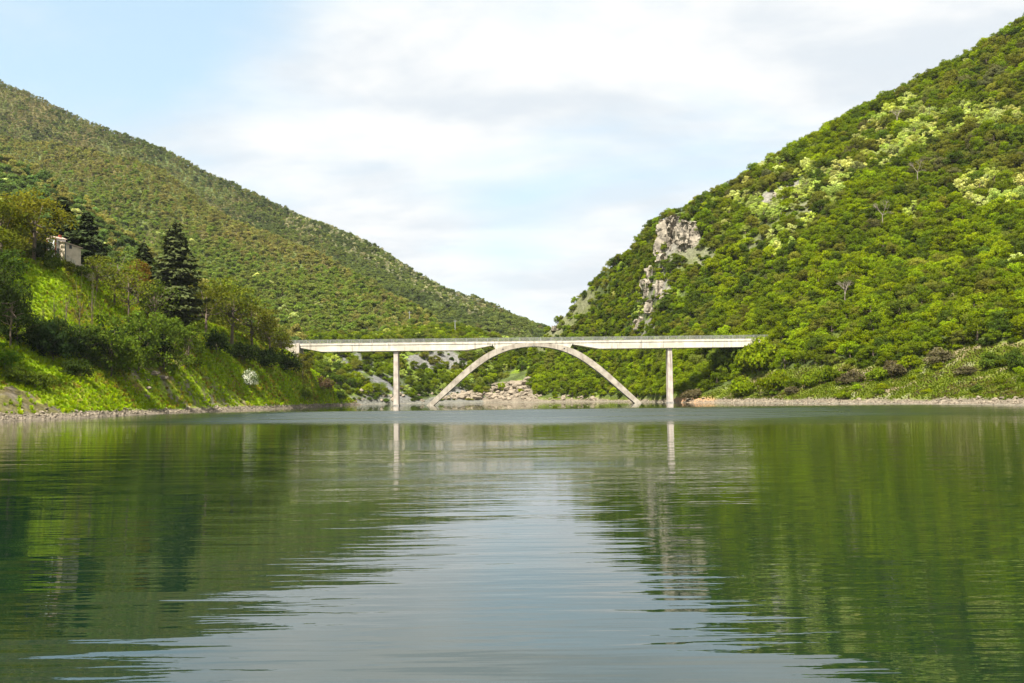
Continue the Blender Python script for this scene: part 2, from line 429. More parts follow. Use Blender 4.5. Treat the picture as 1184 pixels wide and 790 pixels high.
rows_r = [
 ('p', {480: (482, 440), 620: (470, 445), 700: (470, 415), 740: (470, 370), 776: (472, 336), 830: (472, 300), 950: (476, 245), 1060: (480, 207), 1180: (486, 175), 1400: (500, 130), 1750: (520, 95)}),
 ('p', {480: (464.4, 478), 540: (463.8, 476), 620: (463.6, 460), 700: (464.2, 440), 740: (464.9, 392), 776: (465.8, 347), 830: (466.0, 313), 950: (467.2, 260), 1060: (468, 224), 1180: (468.7, 190), 1400: (472, 150), 1750: (480, 110)}),
 ('p', {480: (467, 481), 540: (454, 486), 560: (450, 490), 620: (441, 478), 700: (440, 458), 740: (442, 412), 776: (443, 366), 830: (441, 340), 950: (432, 290), 1060: (425, 258), 1180: (420, 228), 1400: (420, 190), 1750: (420, 150)}),
 ('p', {480: (468, 482), 540: (450, 490), 560: (440, 500), 590: (424, 505), 620: (412, 505), 660: (398, 500), 700: (383, 478), 740: (370, 432), 776: (362, 405), 830: (352, 385), 950: (322, 350), 1060: (304, 326), 1180: (292, 300), 1400: (270, 270), 1750: (255, 230)}),
 ('p', {480: (469, 484), 540: (448, 495), 560: (436, 508), 590: (414, 516), 620: (396, 525), 640: (380, 530), 670: (347, 530), 700: (314, 510), 735: (282, 478), 762: (252, 456), 800: (241, 452), 850: (214, 450), 900: (178, 450), 1000: (128, 450), 1100: (80, 450), 1180: (32, 445), 1300: (-40, 430), 1500: (-130, 400), 1750: (-180, 370)}),
 ('r', {480: (10, -5), 540: (20, 0), 620: (30, 22), 700: (50, 60), 850: (80, 98), 1000: (90, 120), 1180: (90, 165), 1750: (90, 190)}),
 ('r', {480: (20, -8), 540: (60, -8), 620: (120, -5), 700: (150, 20), 850: (250, 40), 1000: (300, 60), 1750: (300, 90)}),
]
loft('hill_right', rows_r, 480, 1750, 520, 210, col_right,
     noise=[(45, 7, 3, 1, 'n'), (12, 2.6, 3, 2, 'n'), (3, 0.7, 3, 3, 'n')], weights=[0.5, 1.6, 3, 3.2, 0.8, 1])

# ---- far left mountain, its middle spur and near spur
def col_far(px, py, x, y, z):
    n = fbm(x, y, 60, 4, 4)
    c = np.broadcast_to(FLOOR * 1.3, z.shape + (3,)).copy()
    return cmix(c, OLIVE, sm(n, -0.1, 0.2))
rows_m1 = [
 ('p', {-400: (400, 900), 0: (400, 850), 200: (405, 820), 400: (408, 740), 520: (412, 680), 600: (415, 650), 760: (425, 640)}),
 ('p', {-400: (190, 1200), 0: (260, 1100), 200: (310, 1050), 400: (345, 950), 520: (375, 880), 600: (392, 850), 760: (420, 800)}),
 ('p', {-400: (-95, 1450), -200: (10, 1400), 0: (97, 1340), 100: (132, 1300), 140: (150, 1290), 200: (180, 1275), 270: (212, 1255), 300: (224, 1250), 350: (247, 1220), 400: (267, 1200), 470: (309, 1150), 500: (325, 1130), 550: (343, 1100), 590: (361, 1070), 622: (380, 1050), 660: (396, 1040), 760: (428, 1020)}),
 ('r', {-400: (250, 480), 0: (250, 360), 400: (200, 180), 622: (150, 50), 760: (100, 10)}),
 ('r', {-400: (500, 300), 0: (500, 200), 400: (500, 100), 760: (400, -10)}),
]
loft('mountain_far', rows_m1, -400, 760, 260, 120, col_far, noise=[(170, 40, 3, 1, 'n'), (50, 10, 3, 2, 'n'), (15, 3, 2, 3, 'n')], weights=[2, 4, 1, 1])
rows_m2 = [
 ('p', {-300: (400, 700), 0: (405, 640), 200: (410, 590), 300: (412, 570), 420: (410, 550), 560: (412, 560), 640: (430, 600)}),
 ('p', {-300: (200, 950), 0: (260, 850), 200: (290, 760), 300: (325, 700), 420: (358, 640), 560: (402, 590), 640: (425, 620)}),
 ('p', {-300: (60, 1120), 0: (165, 1020), 100: (172, 970), 149: (180, 945), 200: (213, 910), 262: (254, 860), 300: (271, 830), 372: (300, 770), 418: (320, 720), 470: (352, 670), 520: (384, 640), 560: (398, 620), 640: (428, 640)}),
 ('r', {-300: (120, 300), 0: (120, 190), 300: (80, 90), 640: (60, 10)}),
 ('r', {-300: (200, 200), 0: (150, 80), 300: (120, 30), 640: (60, -5)}),
]
loft('mountain_spur', rows_m2, -300, 640, 240, 110, col_far, noise=[(110, 22, 3, 6, 'n'), (35, 6, 3, 7, 'n'), (10, 2, 2, 3, 'n')], weights=[2, 3, 0.8, 0.8])
rows_m3 = [
 ('p', {-300: (420, 330), 0: (420, 340), 200: (425, 350), 350: (415, 400)}),
 ('p', {-300: (180, 520), 0: (250, 480), 96: (290, 460), 200: (340, 440), 350: (398, 440)}),
 ('p', {-300: (90, 640), 0: (184, 600), 35: (198, 580), 71: (220, 560), 96: (235, 545), 130: (268, 525), 200: (325, 500), 260: (362, 485), 330: (397, 470), 350: (405, 465)}),
 ('r', {-300: (80, 160), 0: (60, 110), 200: (40, 45), 350: (20, 20)}),
 ('r', {-300: (80, 90), 0: (80, 60), 200: (60, 20), 350: (40, 15)}),
]
loft('mountain_foothill', rows_m3, -300, 350, 170, 90, col_far, noise=[(70, 12, 3, 8, 'n'), (20, 4, 3, 9, 'n')], weights=[2, 3, 0.8, 0.8])

# ---- valley slope beyond the bridge
def scree_m(px, py): return np.maximum(inpoly(px, py, [(468, 412), (520, 404), (545, 420), (520, 428), (475, 426)]) * 1.0, near_line(px, py, [(520, 452), (535, 454)], 8))
def col_valley(px, py, x, y, z):
    n = fbm(x, y, 8, 4, 11); n2 = fbm(x, y, 3, 3, 12)
    c = np.broadcast_to(FLOOR, z.shape + (3,)).copy()
    c = cmix(c, GRASS * 0.75, sm(n, -0.05, 0.15) * 0.6)
    c = cmix(c, (0.15, 0.145, 0.13), np.clip(scree_m(px, py) * 1.5 + n2 * 2 - 0.3, 0, 1) * (scree_m(px, py) > 0.05))
    gr = near_line(px, py, [(400, 412), (440, 440), (470, 460)], 12)
    c = cmix(c, (0.12, 0.12, 0.115), gr * sm(n2, -0.05, 0.1))
    sh = 2.5 + n * 5
    c = cmix(c, (0.13, 0.125, 0.11), (1 - sm(z, sh, sh + 1.5)) * 0.9)
    c = cmix(c, (0.14, 0.13, 0.10), 1 - sm(z, 0.0, 0.3))
    return c
rows_v = [
 ('p', {300: (478, 390), 380: (480, 400), 450: (475, 435), 500: (474, 445), 560: (472, 450), 680: (472, 470)}),
 ('p', {300: (468, 395), 380: (466.6, 415), 400: (466.0, 425), 450: (465.3, 445), 500: (464.5, 462), 560: (463.8, 473), 620: (463, 490), 680: (464, 495)}),
 ('p', {300: (432, 425), 400: (435, 448), 450: (440, 462), 500: (442, 480), 560: (445, 492), 620: (440, 510), 680: (455, 510)}),
 ('p', {300: (402, 470), 400: (400, 490), 450: (398, 500), 500: (397, 515), 560: (398, 530), 620: (404, 550), 680: (440, 560)}),
 ('r', {300: (25, 30), 500: (20, 33), 600: (20, 30), 680: (20, 10)}),
 ('p', {300: (385, 600), 440: (390, 590), 480: (384, 590), 510: (378, 590), 545: (382, 590), 580: (395, 600), 620: (410, 610), 680: (440, 620)}),
 ('r', {300: (80, 30), 680: (60, -5)}),
]
loft('hillside_valley', rows_v, 300, 680, 190, 120, col_valley, noise=[(25, 4, 3, 13, 'n'), (7, 1.6, 3, 14, 'n'), (2.5, 0.5, 2, 3, 'n')], weights=[0.5, 1.5, 2, 0.5, 1, 0.5])

# ---- left bank
def brown_zone(px, py):
    a = inpoly(px, py, [(130, 428), (200, 425), (250, 440), (275, 458), (300, 474), (225, 478), (200, 462), (150, 448)])
    b = inpoly(px, py, [(-60, 440), (20, 448), (45, 462), (75, 478), (60, 486), (-60, 492)])
    d = inpoly(px, py, [(80, 395), (140, 380), (230, 385), (215, 425), (130, 430), (90, 420)])
    return a * 1.0, b * 1.0, d * 1.0
def col_bank(px, py, x, y, z):
    n = fbm(x, y, 6, 5, 21); n2 = fbm(x, y, 1.8, 3, 22)
    a, b, d = brown_zone(px + n * 14, py + n2 * 14)
    c = np.broadcast_to(GRASS, z.shape + (3,)).copy()
    c = cmix(c, GRASS2, sm(n, -0.1, 0.2) * 0.7)
    c = cmix(c, GRASS * 0.45, sm(n2, 0.05, 0.3) * 0.6)
    c = cmix(c, (0.17, 0.10, 0.03), sm(n + n2, 0.16, 0.34) * 0.6)
    nz = fbm(x + z * 1.3, y - z, 1.6, 4, 91); c = cmix(c, SOIL, a * sm(nz, -0.02, 0.10) * 0.7); c = cmix(c, ROCKC, a * sm(nz, 0.10, 0.2) * 0.7)
    c = cmix(c, SOIL * 0.8, b * 0.85); c = cmix(c, ROCKC * 0.7, b * sm(n2, 0.08, 0.2) * 0.7)
    c = cmix(c, SOIL * 0.7, d * 0.7)
    c = cmix(c, SOIL * 0.7, inpoly(px, py, [(352, 432), (372, 436), (392, 452), (372, 448)]) * 0.9)
    sh = 0.75 + n * 0.9
    c = cmix(c, GRAVEL * lerp(0.7, 1.15, sm(n2, -0.2, 0.2))[..., None], 1 - sm(z, sh, sh + 0.35))
    c = cmix(c, (0.13, 0.11, 0.08), 1 - sm(z, 0.0, 0.2))
    return c
rows_b = [
 ('p', {-700: (540, 50), -300: (520, 88), 0: (500, 132), 100: (494, 152), 200: (486, 195), 300: (481, 245), 350: (478, 292), 400: (474, 366), 425: (473, 398)}),
 ('p', {-700: (520, 62), -300: (501, 100), 0: (487, 147), 100: (482.6, 170), 200: (478, 212), 300: (473.6, 263), 350: (471.3, 309), 400: (469.1, 383), 412: (468.6, 408), 425: (469.5, 415)}),
 ('p', {-700: (505, 66), -300: (485, 106), 0: (474, 152), 100: (474, 176), 200: (470, 219), 300: (464, 271), 350: (463, 315), 400: (464, 387), 412: (467, 409), 425: (470, 416)}),
 ('p', {-700: (430, 110), -300: (420, 135), 0: (425, 172), 100: (424, 196), 200: (425, 232), 250: (430, 255), 300: (436, 284), 350: (444, 320), 400: (460, 391), 412: (466.5, 410), 425: (471, 417)}),
 ('p', {-700: (250, 150), -300: (250, 180), 0: (302, 206), 40: (301, 214), 75: (300, 222), 100: (313, 236), 150: (342, 252), 200: (357, 268), 250: (377, 285), 300: (396, 306), 330: (408, 325), 350: (421, 338), 380: (443, 362), 400: (457, 394), 412: (466.4, 411), 425: (472, 418)}),
 ('r', {-700: (60, 48), 0: (25, 36), 100: (25, 33), 200: (25, 29), 300: (18, 21), 340: (12, 17), 380: (14, 7), 412: (8, -1), 425: (8, -4)}),
 ('r', {-700: (80, 60), 0: (60, 42), 100: (60, 38), 200: (60, 34), 300: (60, 22), 340: (50, 14), 380: (25, -2), 425: (15, -6)}),
 ('r', {-700: (100, 20), 300: (100, 20), 340: (60, 5), 425: (20, -7)}),
]
loft('shore_left', rows_b, -700, 425, 560, 230, col_bank, noise=[(14, 2.2, 3, 23, 'n'), (5, 1.0, 3, 24, 'n'), (1.6, 0.45, 2, 25, 'n')], weights=[0.5, 0.8, 2, 3.2, 1, 1, 0.5])

# ground sheet under everything, to the horizon
S = 9000
me = mesh_from('ground', [(-S, -S, -9), (S, -S, -9), (S, S, -9), (-S, S, -9)], [(0, 1, 2, 3)], [TERR], False, [('cover', 'POINT', 'FLOAT_COLOR', np.tile([0.06, 0.07, 0.03, 1], (4, 1)))])
tag(ob('ground', me), None, None, None, 'structure')
nx, ny = 2, 2
me = mesh_from('lake_water', [(-700, -400, 0), (700, -400, 0), (700, 640, 0), (-700, 640, 0)], [(0, 1, 2, 3)], [WATER])
tag(ob('lake_water', me), None, None, None, 'structure')

# ray tools over all terrain
allV = []; allF = []; base = 0
for nm, L in LOFTS.items():
    v = L['G'].reshape(-1, 3); allV.append(v); allF.append(L['F'] + base); base += len(v)
allV = np.concatenate(allV); allF = np.concatenate(allF)
BVH = BVHTree.FromPolygons(allV.tolist(), allF.tolist())
bL = LOFTS['shore_left']; BVL = BVHTree.FromPolygons(bL['G'].reshape(-1, 3).tolist(), bL['F'].tolist())
CAMP = Vector((0, 0, CAMZ))
def at_pix(px, py, bvh=None):
    for k in range(30):
        d = Vector(P(px, py + 1.5 * k, 100.0)) - CAMP
        h = (bvh or BVH).ray_cast(CAMP, d.normalized(), 4000)
        if h[0] is not None: return h[0]
    return None
def ground_z(x, y, bvh=None):
    h = (bvh or BVH).ray_cast(Vector((x, y, 900)), Vector((0, 0, -1)), 2000)
    return h[0].z if h[0] else 0.0
EYES = [Vector((0, 0, CAMZ)), Vector((-14, 2, CAMZ + 1)), Vector((14, 2, CAMZ + 1))]
def visible(p):
    p = Vector(p)
    for e in EYES:
        d = p - e; L = d.length
        if BVH.ray_cast(e, d / L, L - 2.0)[0] is None: return True
    return False

# ------------------------------------------------------------------ vegetation forms (unit size: crown radius 1)
def leaf_quads(C, N, size, rg):
    n = len(C)
    N = N / (np.linalg.norm(N, axis=1, keepdims=True) + 1e-9)
    A = np.cross(N, rg.normal(size=(n, 3))); A /= np.linalg.norm(A, axis=1, keepdims=True) + 1e-9
    B = np.cross(N, A)
    s = size * rg.uniform(0.6, 1.35, (n, 1)); r = rg.uniform(0.55, 1.0, (n, 1))
    j = rg.uniform(0.6, 1.2, (4, n, 1)); lift = rg.uniform(-0.25, 0.25, (2, n, 1)) * s
    V = np.stack([C + A * s * j[0] + N * lift[0], C + B * s * r * j[1], C - A * s * j[2] + N * lift[1], C - B * s * r * j[3]], 1)
    F = np.arange(4 * n).reshape(n, 4)
    return V.reshape(-1, 3), F

def crown_geo(seed, nclump, per, size, rz=0.95, cz=1.25, clump=(0.26, 0.44), hemi=False, spread=0.6, skirt=0.35):
    rg = np.random.default_rng(seed)
    C = []; N = []; LV = []; cents = []
    tries = 0
    while len(cents) < nclump:
        d = rg.normal(size=3); d /= np.linalg.norm(d)
        if d[2] < -skirt and rg.random() < 0.8: continue
        if hemi and d[2] < 0: d[2] = -d[2] * 0.4
        r = rg.uniform(0.3, 0.86) ** 0.6
        ang = math.atan2(d[1], d[0])
        lob = 1 + 0.16 * math.sin(2 * ang + seed) + 0.12 * math.sin(3 * ang + 2.1 * seed)
        c = d * r * np.array([lob, lob, rz]); rc = rg.uniform(*clump)
        cents.append((c, rc))
    for c, rc in cents:
        k = max(6, int(per * (rc / 0.35) ** 2 * rg.uniform(0.8, 1.2)))
        d = rg.normal(size=(k, 3)); d /= np.linalg.norm(d, axis=1, keepdims=True)
        d[:, 2] = np.where(rg.random(k) < 0.55, np.abs(d[:, 2]), d[:, 2])
        rr = rc * rg.uniform(0.6, 1.12, (k, 1))
        p = c + d * rr * np.array([1.1, 1.1, 0.8])
        C.append(p); N.append(d + rg.normal(size=(k, 3)) * spread); LV.append(np.full(k, rg.uniform(0.82, 1.18)) * rg.uniform(0.72, 1.28, k))
    C = np.concatenate(C); N = np.concatenate(N); LV = np.concatenate(LV)
    C[:, 2] += cz
    if hemi:
        C[:, 2] = np.maximum(C[:, 2], 0.02)
    V, F = leaf_quads(C, N, size, rg)
    return V, F, LV, [(c + np.array([0, 0, cz]), rc) for c, rc in cents]

def limb_geo(seed, cents, cz, trunk_r=0.07, nl=9, base=-0.35, lean=0.0):
    rg = random.Random(seed); mb = MB()
    top = Vector((lean + rg.uniform(-.1, .1), rg.uniform(-.1, .1), cz + 0.35))
    mid = Vector((lean * .4 + rg.uniform(-.05, .05), rg.uniform(-.05, .05), cz * 0.5))
    mb.tube([(0, 0, base), mid, top], [trunk_r * 1.35, trunk_r, trunk_r * 0.35], 7)
    cs = rg.sample(cents, min(nl, len(cents)))
    for c, rc in cs:
        c = Vector(c); s = mid.lerp(top, rg.uniform(0.0, 0.8))
        m = s.lerp(c, 0.5) + Vector((0, 0, -0.08))
        mb.tube([s, m, c], [trunk_r * 0.5, trunk_r * 0.3, trunk_r * 0.12], 5)
    return mb

def conifer_geo(seed, whorls=30, spread=0.30, droop=0.25, size=0.03, dens=11):
    """unit height 1"""
    rg = np.random.default_rng(seed); C = []; N = []; LV = []; mb = MB()
    mb.tube([(0, 0, -0.05), (0.004, 0, 0.5), (0, 0, 0.985)], [0.017, 0.010, 0.002], 7)
    for w in range(whorls):
        t = (w + rg.uniform(0, 0.6)) / whorls; z = 0.10 + 0.88 * t
        L = spread * (1 - t) ** 0.75 * rg.uniform(0.72, 1.12) + 0.018
        if t < 0.12: L *= 0.55 + 3 * t
        nb = rg.integers(6, 9); a0 = rg.uniform(0, 6.28)
        for b in range(nb):
            a = a0 + 6.283 * b / nb + rg.normal() * 0.25; Lb = L * rg.uniform(0.5, 1.3)
            k = int(dens * (0.4 + Lb / spread)) + 2
            u = rg.uniform(0.12, 1.0, k) ** 0.8
            side = rg.normal(size=k) * 0.22 * Lb * (1 - 0.5 * u)
            x = np.cos(a) * Lb * u - np.sin(a) * side; y = np.sin(a) * Lb * u + np.cos(a) * side
            zz = z - droop * Lb * u ** 1.4 + 0.18 * Lb * u ** 3 + rg.normal(size=k) * 0.006
            C.append(np.stack([x, y, zz], 1))
            nrm = np.stack([np.cos(a) * 0.5 + rg.normal(size=k) * .35, np.sin(a) * .5 + rg.normal(size=k) * .35, np.full(k, 0.9)], 1)
            N.append(nrm); LV.append(rg.uniform(0.7, 1.25, k) * rg.uniform(0.85, 1.15))
            if Lb > 0.08:
                mb.tube([(0, 0, z), (math.cos(a) * Lb * .9, math.sin(a) * Lb * .9, z - droop * Lb * .7)], [0.003, 0.001], 4)
    C = np.concatenate(C); N = np.concatenate(N); LV = np.concatenate(LV)
    V, F = leaf_quads(C, N, size, rg)
    return V, F, LV, mb

def leafmesh(name, V, F, LV, mat): return mesh_from(name, V, F, [mat], False, [('lv', 'FACE', 'FLOAT', LV)])
def joined(name, V, F, LV, mb, mat, bark):
    bV = np.array([tuple(p) for p in mb.v]); n = len(V)
    faces = F.tolist() + [tuple(i + n for i in f) for f in mb.f]
    lv = np.concatenate([LV, np.ones(len(mb.f))]); mi = np.concatenate([np.zeros(len(F)), np.ones(len(mb.f))])
    return mesh_from(name, np.concatenate([V, bV]), faces, [mat, bark], False, [('lv', 'FACE', 'FLOAT', lv)], mi)

FORMS = {}     # name -> list of dict(crown=mesh, trunk=mesh, joined=mesh)
def make_forms(key, n, seed, **k):
    out = []
    lim = k.pop('limbs', 8); tr = k.pop('trunk_r', 0.06); bark = k.pop('bark', BARK)
    for i in range(n):
        V, F, LV, cs = crown_geo(seed + i, **k)
        mb = limb_geo(seed + i, cs, k.get('cz', 1.25), tr, lim)
        out.append(dict(crown=leafmesh('crown', V, F, LV, LEAF), trunk=mb.mesh('trunk', bark, 0, True), V=V, F=F, LV=LV, mb=mb, bark=bark))
    FORMS[key] = out
make_forms('hero', 5, 100, nclump=46, per=150, size=0.042, clump=(0.17, 0.32), limbs=22, trunk_r=0.045)
make_forms('airy', 4, 200, nclump=40, per=62, size=0.042, clump=(0.15, 0.32), limbs=26, trunk_r=0.032, spread=0.9, rz=1.0, cz=1.35)
make_forms('near', 6, 300, nclump=34, per=150, size=0.062, clump=(0.17, 0.36), limbs=7)
make_forms('blossom', 4, 400, nclump=26, per=90, size=0.072, clump=(0.16, 0.30), rz=1.05, limbs=7)
make_forms('far', 5, 500, nclump=10, per=60, size=0.15, clump=(0.30, 0.50), rz=1.15, cz=1.4, limbs=2)
make_forms('slim', 4, 550, nclump=10, per=40, size=0.14, clump=(0.26, 0.44), rz=1.7, cz=2.0, limbs=2, trunk_r=0.05, bark=BARK)
make_forms('shrub', 5, 600, nclump=18, per=110, size=0.085, clump=(0.26, 0.42), hemi=True, cz=0.18, rz=0.85, limbs=6, trunk_r=0.03)
make_forms('heroshrub', 3, 650, nclump=34, per=150, size=0.05, clump=(0.2, 0.34), hemi=True, cz=0.2, rz=0.95, limbs=12, trunk_r=0.02)
make_forms('tallshrub', 4, 670, nclump=44, per=120, size=0.055, clump=(0.17, 0.32), rz=1.35, cz=1.05, skirt=1.0, limbs=16, trunk_r=0.025)
make_forms('sapling', 3, 700, nclump=13, per=16, size=0.05, clump=(0.16, 0.34), rz=2.0, cz=2.3, limbs=12, trunk_r=0.035, spread=0.9)
CON = []
for i, (sp, dr, wh, dn) in enumerate([(0.27, 0.22, 40, 30), (0.27, 0.03, 30, 44), (0.27, 0.15, 32, 36)]):
    V, F, LV, mb = conifer_geo(800 + i, wh, sp, dr, 0.020 if i == 0 else 0.026, dn)
    CON.append(dict(crown=leafmesh('crown', V, F, LV, NEEDLE), trunk=mb.mesh('trunk', BARK, 0, True)))
FORMS['conifer'] = CON
# leafless tree
def bare_geo(seed):
    rg = random.Random(seed); mb = MB()
    def grow(p, d, L, r, dep):
        q = p + d * L
        mb.tube([p, p.lerp(q, .5) + Vector((rg.uniform(-.05, .05) * L, rg.uniform(-.05, .05) * L, 0)), q], [r, r * .8, r * .6], 4 if dep > 1 else 5)
        if dep >= 5: return
        for _ in range(3 if dep < 4 else 2):
            nd = (d + Vector((rg.gauss(0, .5), rg.gauss(0, .5), rg.gauss(0.05, .3)))).normalized()
            grow(q, nd, L * rg.uniform(.62, .8), r * .6, dep + 1)
    grow(Vector((0, 0, -0.2)), Vector((0, 0, 1)), 0.7, 0.04, 0)
    return mb
BARE = [bare_geo(3).mesh('branches', TWIG, 0, False), bare_geo(8).mesh('branches', TWIG, 0, False)]

# ------------------------------------------------------------------ scatter
def sample_loft(name, spacing, n, dens, pxlim=(-60, 1260), seed=1, zmin=1.5, maxrow=None):
    L = LOFTS[name]; G = L['G']; rg = np.random.default_rng(seed)
    A, B, D = G[:-1, :-1], G[:-1, 1:], G[1:, :-1]
    area = np.linalg.norm(np.cross(B - A, D - A), axis=-1)
    px = L['px'][:-1, :-1]; py = L['py'][:-1, :-1]
    w = area * (dens(px, py, A[..., 0], A[..., 1], A[..., 2]) > 0.01) * (px > pxlim[0]) * (px < pxlim[1]) * (A[..., 2] > zmin)
    if maxrow is not None: w[int(maxrow * w.shape[0]):] = 0
    w = w.ravel() / w.sum()
    k = rg.choice(len(w), size=n, p=w); i, j = np.divmod(k, G.shape[1] - 1)
    u = rg.random((n, 1)); v = rg.random((n, 1))
    p = (G[i, j] * (1 - u) + G[i, j + 1] * u) * (1 - v) + (G[i + 1, j] * (1 - u) + G[i + 1, j + 1] * u) * v
    grid = {}; out = []; s2 = spacing * spacing
    for q in p:
        gx, gy = int(q[0] // spacing), int(q[1] // spacing); ok = True
        for a in (-1, 0, 1):
            for b in (-1, 0, 1):
                for r in grid.get((gx + a, gy + b), ()):
                    if (r[0] - q[0]) ** 2 + (r[1] - q[1]) ** 2 + (r[2] - q[2]) ** 2 < s2: ok = False; break
                if not ok: break
            if not ok: break
        if ok: grid.setdefault((gx, gy), []).append(q); out.append(q)
    out = np.array(out); qx, qy = pix(out)
    return out[rg.random(len(out)) < dens(qx, qy, out[:, 0], out[:, 1], out[:, 2])]

def jitter(c, rg, a=0.12):
    m = 1 + rg.uniform(-a, a) * 1.5; h = rg.uniform(-a, a) * 0.55
    return (float(max(.004, c[0] * m * (1 + h))), float(max(.004, c[1] * m)), float(max(.003, c[2] * m * (1 - h))))
G_BRIGHT = (0.180, 0.235, 0.006); G_MID = (0.132, 0.180, 0.009); G_DARK = (0.075, 0.110, 0.013); G_OLIVE = (0.155, 0.170, 0.024)
G_BROWN = (0.125, 0.128, 0.050); G_PALE = (0.38, 0.45, 0.10); G_CREAM = (0.48, 0.51, 0.18); G_SHADE = (0.016, 0.030, 0.010)
HUEN = {'bright': 'bright green', 'mid': 'mid green', 'dark': 'dark green', 'olive': 'olive green', 'brown': 'brownish'}
HUEC = {'bright': G_BRIGHT, 'mid': G_MID, 'dark': G_DARK, 'olive': G_OLIVE, 'brown': G_BROWN}

TREES = []      # dicts: p, s(radius), kind, hue, tint, where
rg = random.Random(7)
# right hill
BLOOM = [[(1060, 130), (1110, 125), (1183, 120), (1183, 150), (1090, 165), (1050, 190), (1000, 205), (990, 190), (1040, 160)],
         [(1108, 205), (1145, 205), (1183, 210), (1183, 240), (1110, 245)], [(1050, 240), (1065, 240), (1068, 262), (1045, 262)],
         [(930, 200), (985, 190), (1000, 215), (960, 245), (925, 270), (890, 290), (880, 280), (915, 240)],
         [(870, 285), (920, 262), (935, 268), (880, 300)], [(860, 235), (900, 225), (910, 260), (875, 270)], [(735, 355), (760, 350), (770, 372), (745, 378)],
         [(1040, 120), (1060, 118), (1050, 140), (990, 175), (985, 160)]]
def bloom(px, py):
    m = np.zeros(np.shape(px), bool)
    for poly in BLOOM: m |= inpoly(px, py, poly)
    return m
def dens_right(px, py, x, y, z):
    d = np.ones(px.shape)
    d *= 1 - 0.985 * meadow_r(px, py); d *= 1 - 0.88 * right_rock(px, py); d *= 1 - 0.72 * near_line(px, py, SLAB, 13)
    n = fbm(x, y, 9, 3, 31); d *= np.where((px < 830) & (px > 690) & (py < 350), 0.55 + 0.45 * sm(n, -0.1, 0.1), 1)
    d *= 1 - 0.97 * inpoly(px, py, [(500, 475), (512, 446), (545, 438), (575, 432), (614, 424), (614, 475)])
    d *= sm(z, 1.0, 3.0)
    return d
pr = sample_loft('hill_right', 3.05, 120000, dens_right, (500, 1290), 3, 1.2, 0.86)
def zone_right(px, py, bx):
    sky = np.interp(px, [620, 640, 670, 700, 735, 762, 800, 850, 900, 1000, 1100, 1180, 1290], [392, 376, 345, 314, 288, 258, 243, 210, 174, 124, 76, 28, -30])
    if px < 612: return 'at the hill foot behind the bridge arch' if py > 395 else 'on the low nose of the hill above the arch'
    if py - sky < 16:
        return ('on the skyline left of the cliff' if px < 762 else 'on the skyline right of the cliff' if px < 900 else 'on the right hill skyline')
    if py > 398:
        if px < 740: return 'behind the right arch leg'
        if px < 830: return 'beside the right bridge pier'
        if px < 900: return 'below the right bridge end'
        if px < 1020: return 'above the stony right shore'
        return 'right behind the grassy bank'
    if px < 830:
        return 'beside the rocky gully' if px < 790 and py < 350 or px < 735 else 'above the right bridge railing'
    if py > 320: return 'low above the right bridge end' if px < 960 else 'low above the grassy right bank'
    if py > 200: return 'halfway up the right hillside' if px < 1000 else 'on the far right middle slope'
    return 'on the upper right hill'
for q in pr:
    px, py = pix(q); n = float(fbm(q[0], q[1], 14, 3, 41)); n2 = float(fbm(q[0], q[1], 30, 2, 43)); r = rg.random()
    s = rg.uniform(1.9, 3.5) * (1 + 0.5 * n)
    if px < 800 and py < 400: s *= 0.78
    if px < 760 and py > 400: s *= 0.9
    if bloom(px, py) and r < 0.60 or r > 0.994 or (800 < px < 940 and 190 < py < 300 and r < 0.16):
        TREES.append(dict(p=q, s=s * 0.95, kind='blossom', hue='pale', tint=jitter(G_PALE if rg.random() < .6 else G_CREAM, rg, .15), where=zone_right(px, py, 0)))
        continue
    hue = 'bright' if r < 0.46 + n * 1.2 else ('mid' if r < 0.80 else ('olive' if r < 0.90 else ('dark' if r < 0.985 else 'brown')))
    if py < 240 - (px - 900) * 0.05 and px > 830 and n2 > -0.06 and rg.random() < 0.6: hue = rg.choice(['olive', 'mid', 'olive', 'olive', 'brown'])
    if px < 830 and py < 395: hue = rg.choice(['mid', 'dark', 'mid', 'olive', 'bright'])
    if px < 620: hue = rg.choice(['mid', 'bright', 'mid', 'dark'])
    TREES.append(dict(p=q, s=s, kind='broadleaf', hue=hue, tint=jitter(HUEC[hue], rg, .16), where=zone_right(px, py, 0)))
n_right = len(TREES)
# valley slope
def dens_valley(px, py, x, y, z): return (1 - 0.72 * np.clip(scree_m(px, py), 0, 1)) * sm(z, 1.5, 6) * (1 - 0.5 * near_line(px, py, [(400, 412), (440, 440), (470, 460)], 12))
pv = sample_loft('hillside_valley', 3.6, 9000, dens_valley, (330, 640), 5, 1.5, 0.93)
for q in pv:
    px, py = pix(q); r = rg.random()
    hue = rg.choice(['mid', 'dark', 'mid', 'olive', 'mid', 'bright'])
    wh = 'under the left span of the bridge' if px < 457 else 'between left pier and arch' if px < 545 else 'behind the left half of the arch'
    if py < 394: wh = 'just above the left railing'
    k = 'blossom' if r < 0.06 or (375 < px < 395 and 400 < py < 425 and r < .5) else 'broadleaf'
    TREES.append(dict(p=q, s=rg.uniform(1.7, 3.1), kind=k, hue='pale' if k == 'blossom' else hue, tint=jitter(G_PALE if k == 'blossom' else tuple(c * .95 for c in HUEC[hue]), rg, .15), where=wh))

